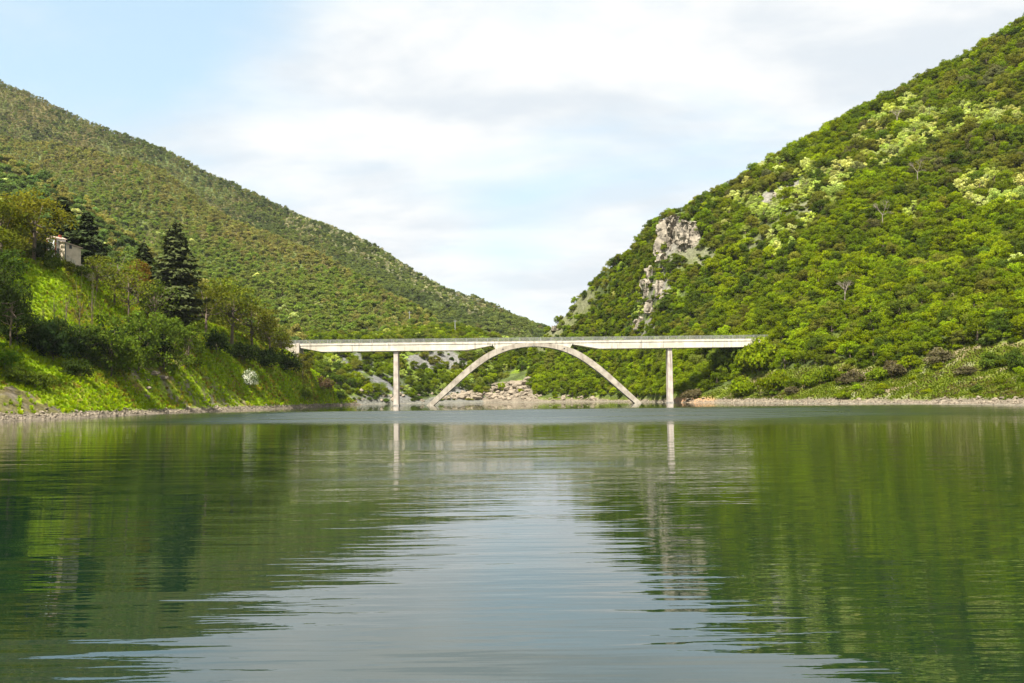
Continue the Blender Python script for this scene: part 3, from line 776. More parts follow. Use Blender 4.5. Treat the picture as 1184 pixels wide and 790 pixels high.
FAR = []   # (p, radius, form, tint)
def add_far(name, spacing, n, tintfn, size, seed, pxlim, maxrow):
    pts = sample_loft(name, spacing, n, lambda px, py, x, y, z: np.ones(px.shape), pxlim, seed, 3, maxrow)
    k = 0
    for q in pts:
        if not visible((q[0], q[1], q[2] + 11)): continue
        t, slim = tintfn(q); FAR.append((q, rg.uniform(*size), 'slim' if slim else 'far', t)); k += 1
    print(name, 'trees', k)
def tint_m1(q):
    px, py = pix(q); n = float(fbm(q[0], q[1], 90, 3, 51)); n3 = float(fbm(q[0], q[1], 25, 2, 52)); r = rg.random()
    sky = np.interp(px, [0, 200, 400, 622], [97, 180, 267, 380])
    hi = 1 - sm(px, 60, 330)
    b = hi * (0.72 if py - sky < 40 else 0.30) + n * 1.4 + 0.02
    if r < b: return jitter((0.122, 0.118, 0.050) if rg.random() < .5 else (0.112, 0.120, 0.038), rg), True
    if 330 < px < 560 and py - sky < 30 and r > 0.72: return jitter((0.22, 0.22, 0.15), rg), True
    return jitter((0.088, 0.114, 0.028) if n3 > -.05 else (0.064, 0.086, 0.026), rg, .09), rg.random() < .6
def tint_m2(q):
    px, py = pix(q); n = float(fbm(q[0], q[1], 60, 3, 53)); r = rg.random()
    sky = np.interp(px, [0, 100, 149, 200, 262, 300, 372, 418, 470, 520, 560], [165, 172, 180, 213, 254, 271, 300, 320, 352, 384, 398])
    d = (py - sky) / 60
    if r > d + n * 1.5: return jitter((0.138, 0.134, 0.042) if rg.random() < .6 else (0.122, 0.136, 0.034), rg), rg.random() < .75
    if r > .985: return jitter((0.3, 0.34, 0.13), rg), False
    return jitter((0.090, 0.130, 0.020) if rg.random() < .6 else (0.108, 0.130, 0.028), rg, .09), rg.random() < .5
def tint_m3(q):
    px, py = pix(q); n = float(fbm(q[0], q[1], 40, 3, 55)); r = rg.random()
    sky = np.interp(px, [0, 35, 71, 96, 130, 200, 260, 330], [184, 198, 220, 235, 268, 325, 362, 397])
    if r > (py - sky) / 40 + n: return jitter((0.138, 0.134, 0.038), rg), rg.random() < .6
    if r > .93: return jitter((0.28, 0.32, 0.15), rg), False
    return jitter((0.068, 0.105, 0.026), rg, .2), False
add_far('mountain_far', 4.0, 260000, tint_m1, (2.4, 3.5), 6, (-70, 700), 0.86)
add_far('mountain_spur', 3.4, 160000, tint_m2, (2.0, 3.1), 8, (-70, 640), 0.83)
add_far('mountain_foothill', 4.2, 20000, tint_m3, (2.2, 3.6), 9, (-70, 350), 0.8)

# left bank: trees and shrubs placed one by one  (px, base py, top py, width px, form, tint, name, label)
HERO = []
def tree_obj(name, form, i, loc, scale, rz, tint, label, cat, group=None):
    f = FORMS[form][i % len(FORMS[form])]
    root = empty(name, loc, rz); root.scale = scale if hasattr(scale, '__len__') else (scale,) * 3
    tag(root, label, cat, group)
    for pn in ('trunk', 'crown'):
        c = ob(pn, f[pn], root)
        if pn == 'crown': c['tint'] = [float(k) for k in tint]
    return root
UNIT_H = {'hero': 2.25, 'airy': 2.45, 'shrub': 1.0, 'heroshrub': 1.1, 'near': 2.25, 'sapling': 4.5, 'tallshrub': 2.3, 'blossom': 2.3}
def hero(px, pyb, pyt, w, form, tint, name, label, cat='tree', group=None, i=None, bvh=BVL):
    h = at_pix(px, pyb, bvh)
    if h is None: print('no ground for', px, pyb); return
    H = (pyb - pyt) / FPX * h.y
    rad = w / 2 / FPX * h.y
    i = rg.randrange(9) if i is None else i
    if form == 'conifer': sc = (rad / 0.19, rad / 0.19, H)
    else: sc = (rad, rad, H / UNIT_H[form])
    return tree_obj(name, form, i, (h.x, h.y, h.z - 0.1), sc, rg.uniform(0, 6.28), jitter(tint, rg, .08), label, cat, group)
GOLD = (0.125, 0.120, 0.012); OLV = (0.115, 0.138, 0.014); DKC = (0.046, 0.062, 0.022); PINE = (0.082, 0.102, 0.036); MIDL = (0.090, 0.130, 0.014)
hero(38, 300, 214, 86, 'hero', GOLD, 'broadleaf_tree', 'spreading golden olive tree on the meadow edge left of the small house', i=1)
hero(2, 304, 222, 70, 'hero', OLV, 'broadleaf_tree', 'tall olive tree cut off by the left edge above the meadow', i=2)
hero(-30, 318, 235, 90, 'hero', OLV, 'broadleaf_tree', 'broad tree reaching in from beyond the left edge above the meadow', i=0)
def plateau(px, Y, H, rad, form, tint, name, label, i=0, cat='tree', group=None):
    x = (px - 592) / FPX * Y; z = ground_z(x, Y, BVL)
    sc = (rad / 0.19, rad / 0.19, H) if form == 'conifer' else (rad, rad, H / UNIT_H[form])
    return tree_obj(name, form, i, (x, Y, z - 0.1), sc, rg.uniform(0, 6.28), tint, label, cat, group)
def plateau_top(px, Y, pyt, w, form, tint, name, label, i=0):
    x = (px - 592) / FPX * Y; z = ground_z(x, Y, BVL); H = float(P(px, pyt, Y)[2]) - z; rad = w / 2 / FPX * Y
    return plateau(px, Y, H, rad, form, tint, name, label, i)
plateau_top(69, 246, 226, 46, 'conifer', DKC, 'pine_tree', 'broad dark pine rising behind the roof of the small house', 1)
plateau_top(98, 244, 244, 40, 'conifer', DKC, 'pine_tree', 'near-black pine just right of the small house', 1)
hero(50, 302, 276, 26, 'heroshrub', DKC, 'shrub', 'dark rounded shrub against the left side of the small house', 'shrub')
plateau(28, 275, 16, 8, 'hero', GOLD, 'broadleaf_tree', 'golden brown tree in the clump behind the spreading olive tree', 3)
plateau(8, 290, 17, 8, 'hero', (0.14, 0.112, 0.02), 'broadleaf_tree', 'reddish brown tree at the back of the clump by the left edge', 4)
hero(165, 340, 270, 32, 'conifer', DKC, 'pine_tree', 'short near-black conifer just left of the tall pine', i=2)
hero(203, 392, 254, 58, 'conifer', PINE, 'pine_tree', 'tallest grey-green pine standing on the left bank', i=0)
hero(160, 352, 297, 36, 'hero', (0.20, 0.115, 0.02), 'broadleaf_tree', 'small orange-leaved tree left of the tall pine', i=3)
hero(132, 352, 284, 74, 'airy', OLV, 'broadleaf_tree', 'thin-leaved olive tree right of the retaining wall', i=0)
hero(112, 340, 292, 50, 'airy', (0.10, 0.115, 0.015), 'broadleaf_tree', 'light olive tree at the foot of the retaining wall', i=1)
hero(148, 375, 305, 60, 'airy', OLV, 'broadleaf_tree', 'loose olive tree in front of the orange-leaved tree', i=2)
hero(180, 392, 318, 52, 'airy', MIDL, 'broadleaf_tree', 'green tree between the orange-leaved tree and the tall pine', i=3)
for a in [(238, 392, 322, 62, 'broad olive tree just right of the tall pine', 0), (268, 400, 318, 74, 'largest olive tree on the crest right of the tall pine', 1), (292, 405, 345, 58, 'olive tree on the crest with its crown sloping towards the bridge', 2),
          (312, 410, 366, 44, 'lower olive tree on the crest next to the bridge end', 3), (326, 416, 384, 30, 'small olive tree closest to the bridge end', 4)]:
    hero(a[0], a[1], a[2], a[3], 'hero', OLV if a[5] % 2 else (0.10, 0.105, 0.012), 'broadleaf_tree', a[4], i=a[5])
for k, a in enumerate([(62, 388, 330, 22), (76, 398, 318, 24), (92, 402, 302, 26), (106, 404, 306, 24), (50, 388, 336, 18), (34, 382, 340, 18)]):
    hero(*a, 'sapling', OLV, 'sapling', ['slender sapling in the middle of the row below the meadow', 'thin sapling leaning over the shaded slope below the meadow', 'tallest thin sapling right of the meadow',
         'rightmost thin sapling in front of the olive trees', 'short sapling next to the leftmost below the meadow', 'shortest sapling at the left end of the row below the meadow'][k], 'sapling', 'saplings below the meadow', i=k)
BIG = [(128, 436, 362, 62, 'largest rounded shrub on the shaded left slope'), (160, 430, 358, 54, 'tall shrub under the tall pine on its left'), (190, 428, 362, 50, 'tall shrub directly below the tall pine'), (218, 424, 372, 44, 'shrub on the slope right of the tall pine foot'),
       (100, 418, 376, 44, 'dark shrub below the saplings'), (60, 400, 362, 48, 'dark shrub under the meadow'), (20, 398, 352, 50, 'dark shrub near the left edge under the meadow'), (5, 428, 394, 36, 'bright green bush at the left edge of the picture'),
       (40, 448, 428, 44, 'low bush above the eroded bank'), (85, 436, 412, 40, 'low dark bush on the shaded grass'), (15, 440, 420, 30, 'low bush beside the bright bush at the left edge'), (250, 408, 380, 40, 'dark shrub under the largest olive tree'),
       (280, 418, 394, 40, 'dark shrub on the crest line below the olive trees'), (306, 424, 400, 36, 'dark shrub just left of the bridge abutment'), (330, 430, 404, 34, 'dark shrub touching the foot of the bridge abutment'), (350, 438, 408, 22, 'yellowish shrub in front of the bridge abutment'),
       (352, 462, 446, 20, 'round green bush low on the grass near the spit'), (372, 450, 436, 26, 'brown thicket on the grass slope near the spit'), (392, 462, 450, 16, 'small dark bush near the tip of the spit'), (140, 424, 392, 50, 'shrub in front of the largest shrub on the shaded slope')]
DSH = (0.036, 0.058, 0.012)  # darkened green: the slope's shade is put into the shrub tint
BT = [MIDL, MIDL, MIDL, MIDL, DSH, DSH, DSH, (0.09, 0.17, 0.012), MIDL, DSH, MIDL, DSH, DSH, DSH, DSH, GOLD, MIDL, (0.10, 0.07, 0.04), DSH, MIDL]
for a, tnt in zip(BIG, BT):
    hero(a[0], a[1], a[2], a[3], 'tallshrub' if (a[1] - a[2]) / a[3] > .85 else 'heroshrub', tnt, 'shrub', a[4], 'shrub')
# white flowering shrub
w_ = hero(288, 446, 427, 21, 'heroshrub', (0.10, 0.14, 0.04), 'flowering_shrub', 'white-flowering shrub on the bright grass slope', 'shrub', i=1)
rgn = np.random.default_rng(4); dd = rgn.normal(size=(1100, 3)); dd /= np.linalg.norm(dd, axis=1, keepdims=True); dd[:, 2] = np.abs(dd[:, 2])
V, F = leaf_quads(dd * np.array([1.05, 1.05, 1.0]) * rgn.uniform(.75, 1.05, (1100, 1)) + [0, 0, .1], dd, 0.05, rgn)
fl = ob('blossoms', leafmesh('blossoms', V, F, np.ones(1100), LEAF), w_); fl['tint'] = [0.75, 0.75, 0.66]
# trees of the left slope just outside and at the edge: they shade the slope
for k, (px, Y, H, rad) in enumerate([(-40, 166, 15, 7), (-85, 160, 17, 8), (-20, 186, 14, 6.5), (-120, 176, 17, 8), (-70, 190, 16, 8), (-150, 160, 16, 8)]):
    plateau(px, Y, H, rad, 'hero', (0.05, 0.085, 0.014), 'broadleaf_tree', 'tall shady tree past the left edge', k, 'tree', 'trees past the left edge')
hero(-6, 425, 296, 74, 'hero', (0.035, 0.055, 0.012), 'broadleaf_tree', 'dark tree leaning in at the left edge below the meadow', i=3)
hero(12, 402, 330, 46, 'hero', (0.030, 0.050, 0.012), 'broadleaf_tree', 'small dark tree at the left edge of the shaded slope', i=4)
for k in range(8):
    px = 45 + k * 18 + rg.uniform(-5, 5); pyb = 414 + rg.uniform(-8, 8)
    hero(px, pyb, pyb - rg.uniform(26, 44), rg.uniform(34, 48), 'heroshrub', (0.020, 0.036, 0.010), 'shrub', 'dark shrub in the shaded thicket on the left slope', 'shrub', 'dark shrubs in the shaded thicket')  # near-black tint paints the tree shade into these leaves
# crest trees further back on the plateau
def dens_plat(px, py, x, y, z): return np.ones(px.shape)
pb = sample_loft('shore_left', 6.5, 4000, dens_plat, (-60, 335), 12, 14, 1.0)
G_ = LOFTS['shore_left']
crestY = lambda px: np.interp(px, [-300, 0, 40, 75, 100, 150, 200, 250, 300, 330, 350], [180, 206, 214, 222, 236, 252, 268, 285, 306, 325, 338])
cnt = 0
for q in pb:
    px, py = pix(q)
    if q[1] < crestY(px) + 14 or q[1] > crestY(px) + 70: continue
    if 40 < px < 125 and q[1] < 262: continue
    if 92 < px < 300 and rg.random() < .35: continue
    s = rg.uniform(2.6, 4.2) * (0.75 if 60 < px < 160 else 1.0)
    hue = rg.choice(['olive', 'mid', 'olive', 'dark'])
    TREES.append(dict(p=q, s=s, kind='broadleaf', hue=hue, tint=jitter(tuple(c * .8 for c in HUEC[hue]), rg, .15), where='behind the left crest trees')); cnt += 1

# ---- split the hillside trees into individuals (largest in view) and one wood
for t in TREES:
    q = t['p']; t['vis'] = visible((q[0], q[1], q[2] + t['s'] * 1.6)); t['app'] = t['s'] / q[1]
TREES = [t for t in TREES if t['vis']]
fr = lambda t: -5 < pix(t['p'])[0] < 1189
bl = sorted([t for t in TREES if t['kind'] == 'broadleaf' and fr(t)], key=lambda t: -t['app'])[:262]
fl_ = sorted([t for t in TREES if t['kind'] == 'blossom' and fr(t)], key=lambda t: -t['app'])[:280]
for t in bl + fl_: t['ind'] = True
print('hill trees', len(TREES), 'individual', len(bl), len(fl_))
BR = 0
for k, t in enumerate(bl + fl_):
    form = 'near' if t['kind'] == 'broadleaf' else 'blossom'
    i = rg.randrange(6); q = t['p']
    if t['kind'] == 'broadleaf':
        lab = '%s leafy tree %s' % (HUEN[t['hue']], t['where']); grp = '%s leafy trees %s' % (HUEN[t['hue']], t['where']); nm = 'broadleaf_tree'
    else:
        lab = 'pale flowering tree ' + t['where']; grp = 'pale flowering trees ' + t['where']; nm = 'flowering_tree'
    s = t['s']
    tree_obj(nm, form, i, (q[0], q[1], q[2] - 0.55 * s), (s * rg.uniform(.9, 1.12), s * rg.uniform(.9, 1.12), s * rg.uniform(.85, 1.15)), rg.uniform(0, 6.28), t['tint'], lab, 'tree', grp)

# ------------------------------------------------------------------ stuff objects through geometry nodes
def form_collection(name, meshes):
    c = bpy.data.collections.new(name)
    for i, m in enumerate(meshes):
        o = bpy.data.objects.new('%s_form' % name, m); o.name = '%s_form_%s' % (name, 'abcdefghijklmnopqrst'[i]); c.objects.link(o)
    return c
def instancer(name, label, cat, coll, pts, scl, rot, idx, tint):
    n = len(pts)
    me = bpy.data.meshes.new(name); me.vertices.add(n); me.vertices.foreach_set('co', np.asarray(pts, np.float32).ravel())
    for nm, typ, arr in (('scl', 'FLOAT_VECTOR', scl), ('rot', 'FLOAT_VECTOR', rot), ('idx', 'INT', idx), ('tint', 'FLOAT_COLOR', np.concatenate([tint, np.ones((n, 1))], 1))):
        a = me.attributes.new(nm, typ, 'POINT'); a.data.foreach_set({'FLOAT_VECTOR': 'vector', 'INT': 'value', 'FLOAT_COLOR': 'color'}[typ], np.asarray(arr, np.int32 if typ == 'INT' else np.float32).ravel())
    o = ob(name, me); tag(o, label, cat, None, 'stuff')
    g = bpy.data.node_groups.new(name, 'GeometryNodeTree')
    g.interface.new_socket('Geometry', in_out='INPUT', socket_type='NodeSocketGeometry'); g.interface.new_socket('Geometry', in_out='OUTPUT', socket_type='NodeSocketGeometry')
    gi = g.nodes.new('NodeGroupInput'); go = g.nodes.new('NodeGroupOutput')
    ci = g.nodes.new('GeometryNodeCollectionInfo'); ci.inputs['Collection'].default_value = coll
    ci.inputs['Separate Children'].default_value = True; ci.inputs['Reset Children'].default_value = True
    iop = g.nodes.new('GeometryNodeInstanceOnPoints'); iop.inputs['Pick Instance'].default_value = True
    def na(nm, dt):
        k = g.nodes.new('GeometryNodeInputNamedAttribute'); k.data_type = dt; k.inputs['Name'].default_value = nm
        return k.outputs['Attribute']
    l = g.links.new
    l(gi.outputs[0], iop.inputs['Points']); l(ci.outputs[0], iop.inputs['Instance'])
    l(na('idx', 'INT'), iop.inputs['Instance Index']); l(na('scl', 'FLOAT_VECTOR'), iop.inputs['Scale'])
    e2r = g.nodes.new('FunctionNodeEulerToRotation'); l(na('rot', 'FLOAT_VECTOR'), e2r.inputs[0]); l(e2r.outputs[0], iop.inputs['Rotation'])
    l(iop.outputs[0], go.inputs[0])
    md = o.modifiers.new('scatter', 'NODES'); md.node_group = g
    return o
def jn(key): return [joined('tree_form', f['V'], f['F'], f['LV'], f['mb'], LEAF, f['bark']) for f in FORMS[key]]
nr = len(FORMS['near']); nf = len(FORMS['far']); ns = len(FORMS['slim']); nb_ = len(FORMS['blossom']); nsh = len(FORMS['shrub'])
C_near = form_collection('woodland', jn('near') + jn('blossom'))
C_far = form_collection('forest', jn('far') + jn('slim'))
C_shrub = form_collection('undergrowth', jn('shrub'))
rest = [t for t in TREES if not t.get('ind')]
pts = np.array([t['p'] for t in rest]); sc = np.array([t['s'] for t in rest])
N = len(rest); rn = np.random.default_rng(77)
pts[:, 2] -= 0.55 * sc
idx = np.array([rn.integers(nr) if t['kind'] == 'broadleaf' else nr + rn.integers(nb_) for t in rest])
scl = sc[:, None] * rn.uniform(.88, 1.14, (N, 3)); rot = np.stack([rn.uniform(-.1, .1, N), rn.uniform(-.1, .1, N), rn.uniform(0, 6.28, N)], 1)
instancer('woodland', 'dense mixed green woodland filling the right hillside and the valley', 'woodland', C_near, pts, scl, rot, idx, np.array([t['tint'] for t in rest]))
fp = np.array([f[0] for f in FAR]); fs = np.array([f[1] for f in FAR]); N = len(FAR)
fp[:, 2] -= 0.4 * fs
idx = np.array([rn.integers(nf) if f[2] == 'far' else nf + rn.integers(ns) for f in FAR])
slimf = np.array([1.0 if f[2] == 'far' else 0.72 for f in FAR])
scl = (fs * slimf)[:, None] * rn.uniform(.85, 1.15, (N, 3)); rot = np.stack([rn.uniform(-.08, .08, N), rn.uniform(-.08, .08, N), rn.uniform(0, 6.28, N)], 1)
instancer('forest', 'far olive and green forest covering the left mountain ridges', 'forest', C_far, fp, scl, rot, idx, np.array([f[3] for f in FAR]) * np.array([1.62, 1.58, 1.5]))

# understorey bushes everywhere on the right hill and valley, shore scrub
def under(name, label, loftn, spacing, n, dens, pxl, seed, size, tints, maxrow, zmin=0.8):
    p = sample_loft(loftn, spacing, n, dens, pxl, seed, zmin, maxrow); N = len(p)
    s = rn.uniform(size[0], size[1], N); T = np.array([jitter(rg.choice(tints), rg, .2) for _ in range(N)])
    scl = s[:, None] * rn.uniform(.75, 1.2, (N, 3)); rot = np.stack([np.zeros(N), np.zeros(N), rn.uniform(0, 6.28, N)], 1)
    q = p.copy(); q[:, 2] -= 0.1 * s
    instancer(name, label, 'undergrowth', C_shrub, q, scl, rot, rn.integers(0, nsh, N), T); print(name, N)
def d_und(px, py, x, y, z):
    n = fbm(x, y, 7, 3, 61)
    return np.clip(0.9 - 0.45 * near_line(px, py, SLAB, 13) - 0.70 * meadow_r(px, py) - 0.55 * right_rock(px, py) * (n < 0.04) - 0.9 * inpoly(px, py, [(762, 260), (804, 256), (806, 292), (762, 290)]), 0.02, 1) * sm(z, 1.2, 3.5) * np.where(meadow_r(px, py) > .5, .25 + .75 * sm(n, -0.02, 0.1), 1) * (1 - 0.95 * inpoly(px, py, [(500, 475), (512, 446), (545, 438), (575, 432), (614, 424), (614, 475)]))
under('undergrowth', 'leafy shrubs filling the gaps under the right hillside trees', 'hill_right', 2.3, 22000, d_und, (500, 1260), 15, (0.9, 1.9), [G_MID, G_BRIGHT, G_BRIGHT, G_OLIVE, G_DARK], 0.8)
under('undergrowth', 'low scrub on the rocky slope under the left bridge span', 'hillside_valley', 2.2, 7000, lambda px, py, x, y, z: (1 - .6 * scree_m(px, py)) * (0.15 + 0.85 * sm(fbm(x, y, 6, 3, 62), -0.08, 0.1)), (330, 640), 16, (0.7, 1.6), [G_MID, G_DARK, G_OLIVE], 0.9)

# grass tufts
def tuft(seed, n=26):
    r_ = np.random.default_rng(seed); V = []; F = []
    for k in range(n):
        a = r_.uniform(0, 6.28); r0 = r_.uniform(0, .5); b = np.array([math.cos(a) * r0, math.sin(a) * r0, -.05]); ln = r_.uniform(.5, 1.1); o = np.array([math.cos(a), math.sin(a), 0]) * r_.uniform(.1, .6)
        w = np.array([-math.sin(a), math.cos(a), 0]) * r_.uniform(.06, .14)
        i = len(V); V += [b - w, b + w, b + w * .7 + o * .4 + [0, 0, ln * .7], b - w * .7 + o * .4 + [0, 0, ln * .7], b + o + [0, 0, ln]]; F += [(i, i + 1, i + 2, i + 3), (i + 3, i + 2, i + 4)]
    V = np.array(V)
    return mesh_from('tuft_form', V, F, [LEAF], False, [('lv', 'FACE', 'FLOAT', r_.uniform(.75, 1.2, len(F)))])
C_tuft = form_collection('grass', [tuft(k) for k in range(4)])
def grass(label, loftn, spacing, n, dens, pxl, seed, size, tints, zmin=0.8, maxrow=0.85):
    p = sample_loft(loftn, spacing, n, dens, pxl, seed, zmin, maxrow); N = len(p)
    s = rn.uniform(size[0], size[1], N); nn = fbm(p[:, 0], p[:, 1], 5, 3, 71)
    T = np.array([jitter(tints[0] if v < 0.05 + rg.uniform(-.1, .1) else rg.choice(tints[1:]), rg, .2) for v in nn])
    scl = s[:, None] * rn.uniform(.7, 1.3, (N, 3)); rot = np.stack([rn.uniform(-.2, .2, N), rn.uniform(-.2, .2, N), rn.uniform(0, 6.28, N)], 1)
    instancer('grass', label, 'grass', C_tuft, p, scl, rot, rn.integers(0, 4, N), T); print('grass', N)
def d_gb(px, py, x, y, z):
    a, b, d = brown_zone(px, py)
    return np.clip(1 - .6 * a * (fbm(x, y, 3, 3, 81) > -.08) - .85 * b - .6 * d, 0.03, 1) * sm(z, 0.7, 1.3)
grass('bright green grass covering the left bank and its meadow', 'shore_left', 0.62, 60000, d_gb, (-40, 415), 17, (0.35, 0.8), [(0.23, 0.33, 0.006), (0.28, 0.32, 0.02), (0.16, 0.24, 0.010), (0.22, 0.18, 0.03)])
grass('yellow green grass on the low bank at the right shore', 'hill_right', 0.55, 90000, lambda px, py, x, y, z: meadow_r(px, py) * sm(z, .7, 1.5), (800, 1220), 18, (0.25, 0.55), [(0.115, 0.155, 0.010), (0.15, 0.155, 0.028), (0.10, 0.13, 0.012), (0.11, 0.09, 0.045)], 0.8, 0.6)

# shrubs on the right meadow as things
SHR = [(862, 456, 22, 34, 'bright'), (895, 450, 26, 36, 'bright'), (940, 446, 18, 24, 'mid'), (962, 440, 20, 30, 'mid'), (985, 444, 14, 30, 'brown'), (1012, 440, 16, 34, 'mid'), (1035, 434, 16, 34, 'brown'),
       (1052, 428, 18, 34, 'bright'), (1086, 420, 16, 32, 'brown'), (1146, 424, 16, 24, 'dark'), (1178, 426, 24, 24, 'dark'), (1118, 432, 8, 28, 'brown'), (915, 455, 9, 20, 'brown'), (880, 425, 30, 46, 'bright'),
       (1165, 450, 7, 20, 'mid'), (1130, 452, 7, 15, 'dark'), (976, 460, 8, 18, 'bright'), (1015, 456, 7, 16, 'mid'), (800, 460, 12, 28, 'brown'), (845, 425, 34, 44, 'dark'), (830, 405, 18, 40, 'dark')]
for k, (px, pyb, h_, w, hue) in enumerate(SHR):
    place = ('just right of the bridge pier' if px < 830 else 'below the right bridge end' if px < 880 else 'above the stony right shore' if px < 950 else 'in the right bank scrub' if px < 1040 else 'on the far right grassy bank')
    hero(px, pyb, pyb - h_, w, 'shrub', HUEC[hue] if hue != 'brown' else (0.115, 0.10, 0.05), 'shrub', '%s %s shrub %s' % (['low', 'rounded', 'wide', 'tall'][min(3, h_ // 10)], HUEN[hue], place), 'shrub', '%s %s shrubs %s' % (['low', 'rounded', 'wide', 'tall'][min(3, h_ // 10)], HUEN[hue], place), bvh=BVH)
# leafless trees among the leaves
for (px, py, h_, lab) in [(1018, 262, 30, 'leafless grey tree halfway up the right hillside'), (1058, 212, 26, 'leafless pale tree under the flowering trees on the right hill'), (975, 352, 26, 'leafless slim tree low on the right hillside'), (1035, 150, 22, 'leafless grey tree high on the right hill near the skyline')]:
    p = at_pix(px, py); H = h_ / FPX * p.y
    o = empty('bare_tree', (p.x - 1, p.y - 5, p.z + 1)); o.scale = (H / 2.1,) * 3; tag(o, lab, 'tree'); ob('branches', BARE[px % 2], o)

# ------------------------------------------------------------------ rocks
def rock_mesh(name, seed, mat, sub=3, rough=0.35, cracks=False, dims=(1, 1, 1)):
    import bmesh
    from mathutils import noise as mn
    bm = bmesh.new(); bmesh.ops.create_cube(bm, size=2) if cracks else bmesh.ops.create_icosphere(bm, subdivisions=sub, radius=1)
    if cracks: bmesh.ops.subdivide_edges(bm, edges=bm.edges, cuts=44, use_grid_fill=True)
    off = Vector((seed * 7.3, seed * 3.1, seed * 1.7))
    for v in bm.verts:
        p = v.co.copy()
        if cracks:
            m = Vector((p.x * dims[0], p.y * dims[1], p.z * dims[2]))
            # rounded block, vertical joints and bedding ledges
            q = p / max(1e-6, (abs(p.x) ** 6 + abs(p.y) ** 6 + abs(p.z) ** 6) ** (1 / 6))
            m = Vector((q.x * dims[0], q.y * dims[1], q.z * dims[2]))
            col = mn.cell(Vector((m.x * 0.42 + mn.noise(m * .3 + off) * .8, m.y * .42, m.z * 0.10)) + off)
            col2 = mn.cell(Vector((m.x * 0.9, m.y * .9, m.z * 0.45 + mn.noise(m * .2) * .6)) + off * 2)
            d = (col - .5) * 2.6 + (col2 - .5) * 1.1 + mn.fractal(m * 0.16 + off, 1, 2, 4) * 2.2 + mn.noise(m * 1.1 + off) * .4
            n = Vector((q.x, q.y, q.z * .3)).normalized()
            m += n * d * (0.55 if dims[0] < 5 else 1.0)
            v.co = m
        else:
            c = mn.cell(p * 1.6 + off) - .5
            v.co = p * (1 + rough * (mn.noise(p * 1.1 + off) + c * .35)) * 1.0
            v.co.z *= .7
    me = bpy.data.meshes.new(name); bm.to_mesh(me); bm.free(); me.materials.append(mat)
    return me
def rockface(px, py, w, h, depth, label, name='rock_face', push=0.0, seed=1, rz=0.3, tilt=-0.12):
    p = at_pix(px, py + h / 2 * .6); k = p.y / FPX
    dims = (w * k / 2, depth, h * k / 2)
    c = P(px, py, p.y + push)
    o = ob(name, rock_mesh(name, seed, ROCK, cracks=True, dims=dims), None, c); o.rotation_euler = (tilt, 0, rz)
    tag(o, label, 'cliff')
    return o
rockface(777, 274, 27, 46, 5.0, 'left buttress of the grey cliff below the skyline', 'cliff', 4, 1)
rockface(796, 275, 25, 36, 5.0, 'right buttress of the grey cliff with tan ledges', 'cliff', 3, 2, .1)
for k, (px, py, w, h, lab) in enumerate([(768, 304, 12, 20, 'grey rock rib directly under the cliff'), (752, 318, 9, 26, 'thin upright rock rib left of the gully'), (762, 334, 12, 22, 'grey rock rib in the middle of the gully'),
        (747, 335, 7, 22, 'leftmost thin rock rib in the gully'), (770, 348, 8, 14, 'short rock rib on the right of the gully'), (752, 356, 10, 14, 'grey rock low in the gully'), (738, 376, 9, 16, 'grey rock just above the bridge railing'),
        (643, 380, 9, 7, 'pale slab on the bare ridge left of the gully'), (900, 226, 12, 10, 'small grey outcrop near the skyline right of the cliff'), (930, 214, 7, 8, 'smallest grey outcrop under the upper skyline'),]):
    rockface(px, py, w, h, 2.2, lab, 'rock_outcrop', 0.5, 10 + k, (k % 5 - 2) * .25, -.25)
BM = [rock_mesh('boulder', s, BOULD, 3) for s in range(5)]
def boulders(n, fn, label, group, size, seed, bvh=None):
    r_ = random.Random(seed)
    for k in range(n):
        px, py = fn(r_); p = at_pix(px, py, bvh)
        if p is None: continue
        s = r_.uniform(*size) * (r_.random() ** 1.2 + .5)
        o = ob('boulder', BM[r_.randrange(5)], None, (p.x, p.y, max(p.z, -0.1) + .1 * s)); o.scale = (s * r_.uniform(.8, 1.4), s, s * r_.uniform(.7, 1.1)); o.rotation_euler = (r_.uniform(-.4, .4), r_.uniform(-.4, .4), r_.uniform(0, 6.28))
        tag(o, label, 'rock', group)
boulders(130, lambda r: ((x := r.uniform(512, 612)), r.uniform(np.interp(x, [515, 540, 575, 612], [459, 453, 447, 440]), 462))[0:2], 'whitish boulder in the scree behind the left leg of the arch', 'boulders in the scree behind the arch', (.9, 2.0), 1)
boulders(28, lambda r: (r.uniform(612, 690), r.uniform(457, 463)), 'grey boulder at the water behind the right leg of the arch', 'boulders at the water behind the arch', (.6, 1.3), 2)
boulders(24, lambda r: (r.uniform(400, 500), r.uniform(448, 464)), 'grey boulder at the water behind the left bridge pier', 'boulders behind the left pier', (.6, 1.4), 3)
boulders(40, lambda r: (r.uniform(790, 1180), r.uniform(460, 467.5)), 'pale stone along the right shoreline', 'stones along the right shoreline', (.25, .65), 4)
boulders(28, lambda r: (r.uniform(0, 140), 481 - (r.random() ** 1.6) * 8), 'pale stone along the left shoreline', 'stones along the left shoreline', (.18, .4), 5)
boulders(20, lambda r: ((x := r.uniform(150, 400)), np.interp(x, [150, 200, 300, 400], [478.5, 476.5, 472, 467.5]) - r.random() * 2), 'small stone on the left gravel strip', 'stones on the left gravel strip', (.18, .4), 6)
boulders(16, lambda r: (r.uniform(165, 250), r.uniform(434, 462)), 'grey stone on the eroded left slope', 'stones on the eroded slope', (.25, .6), 7)
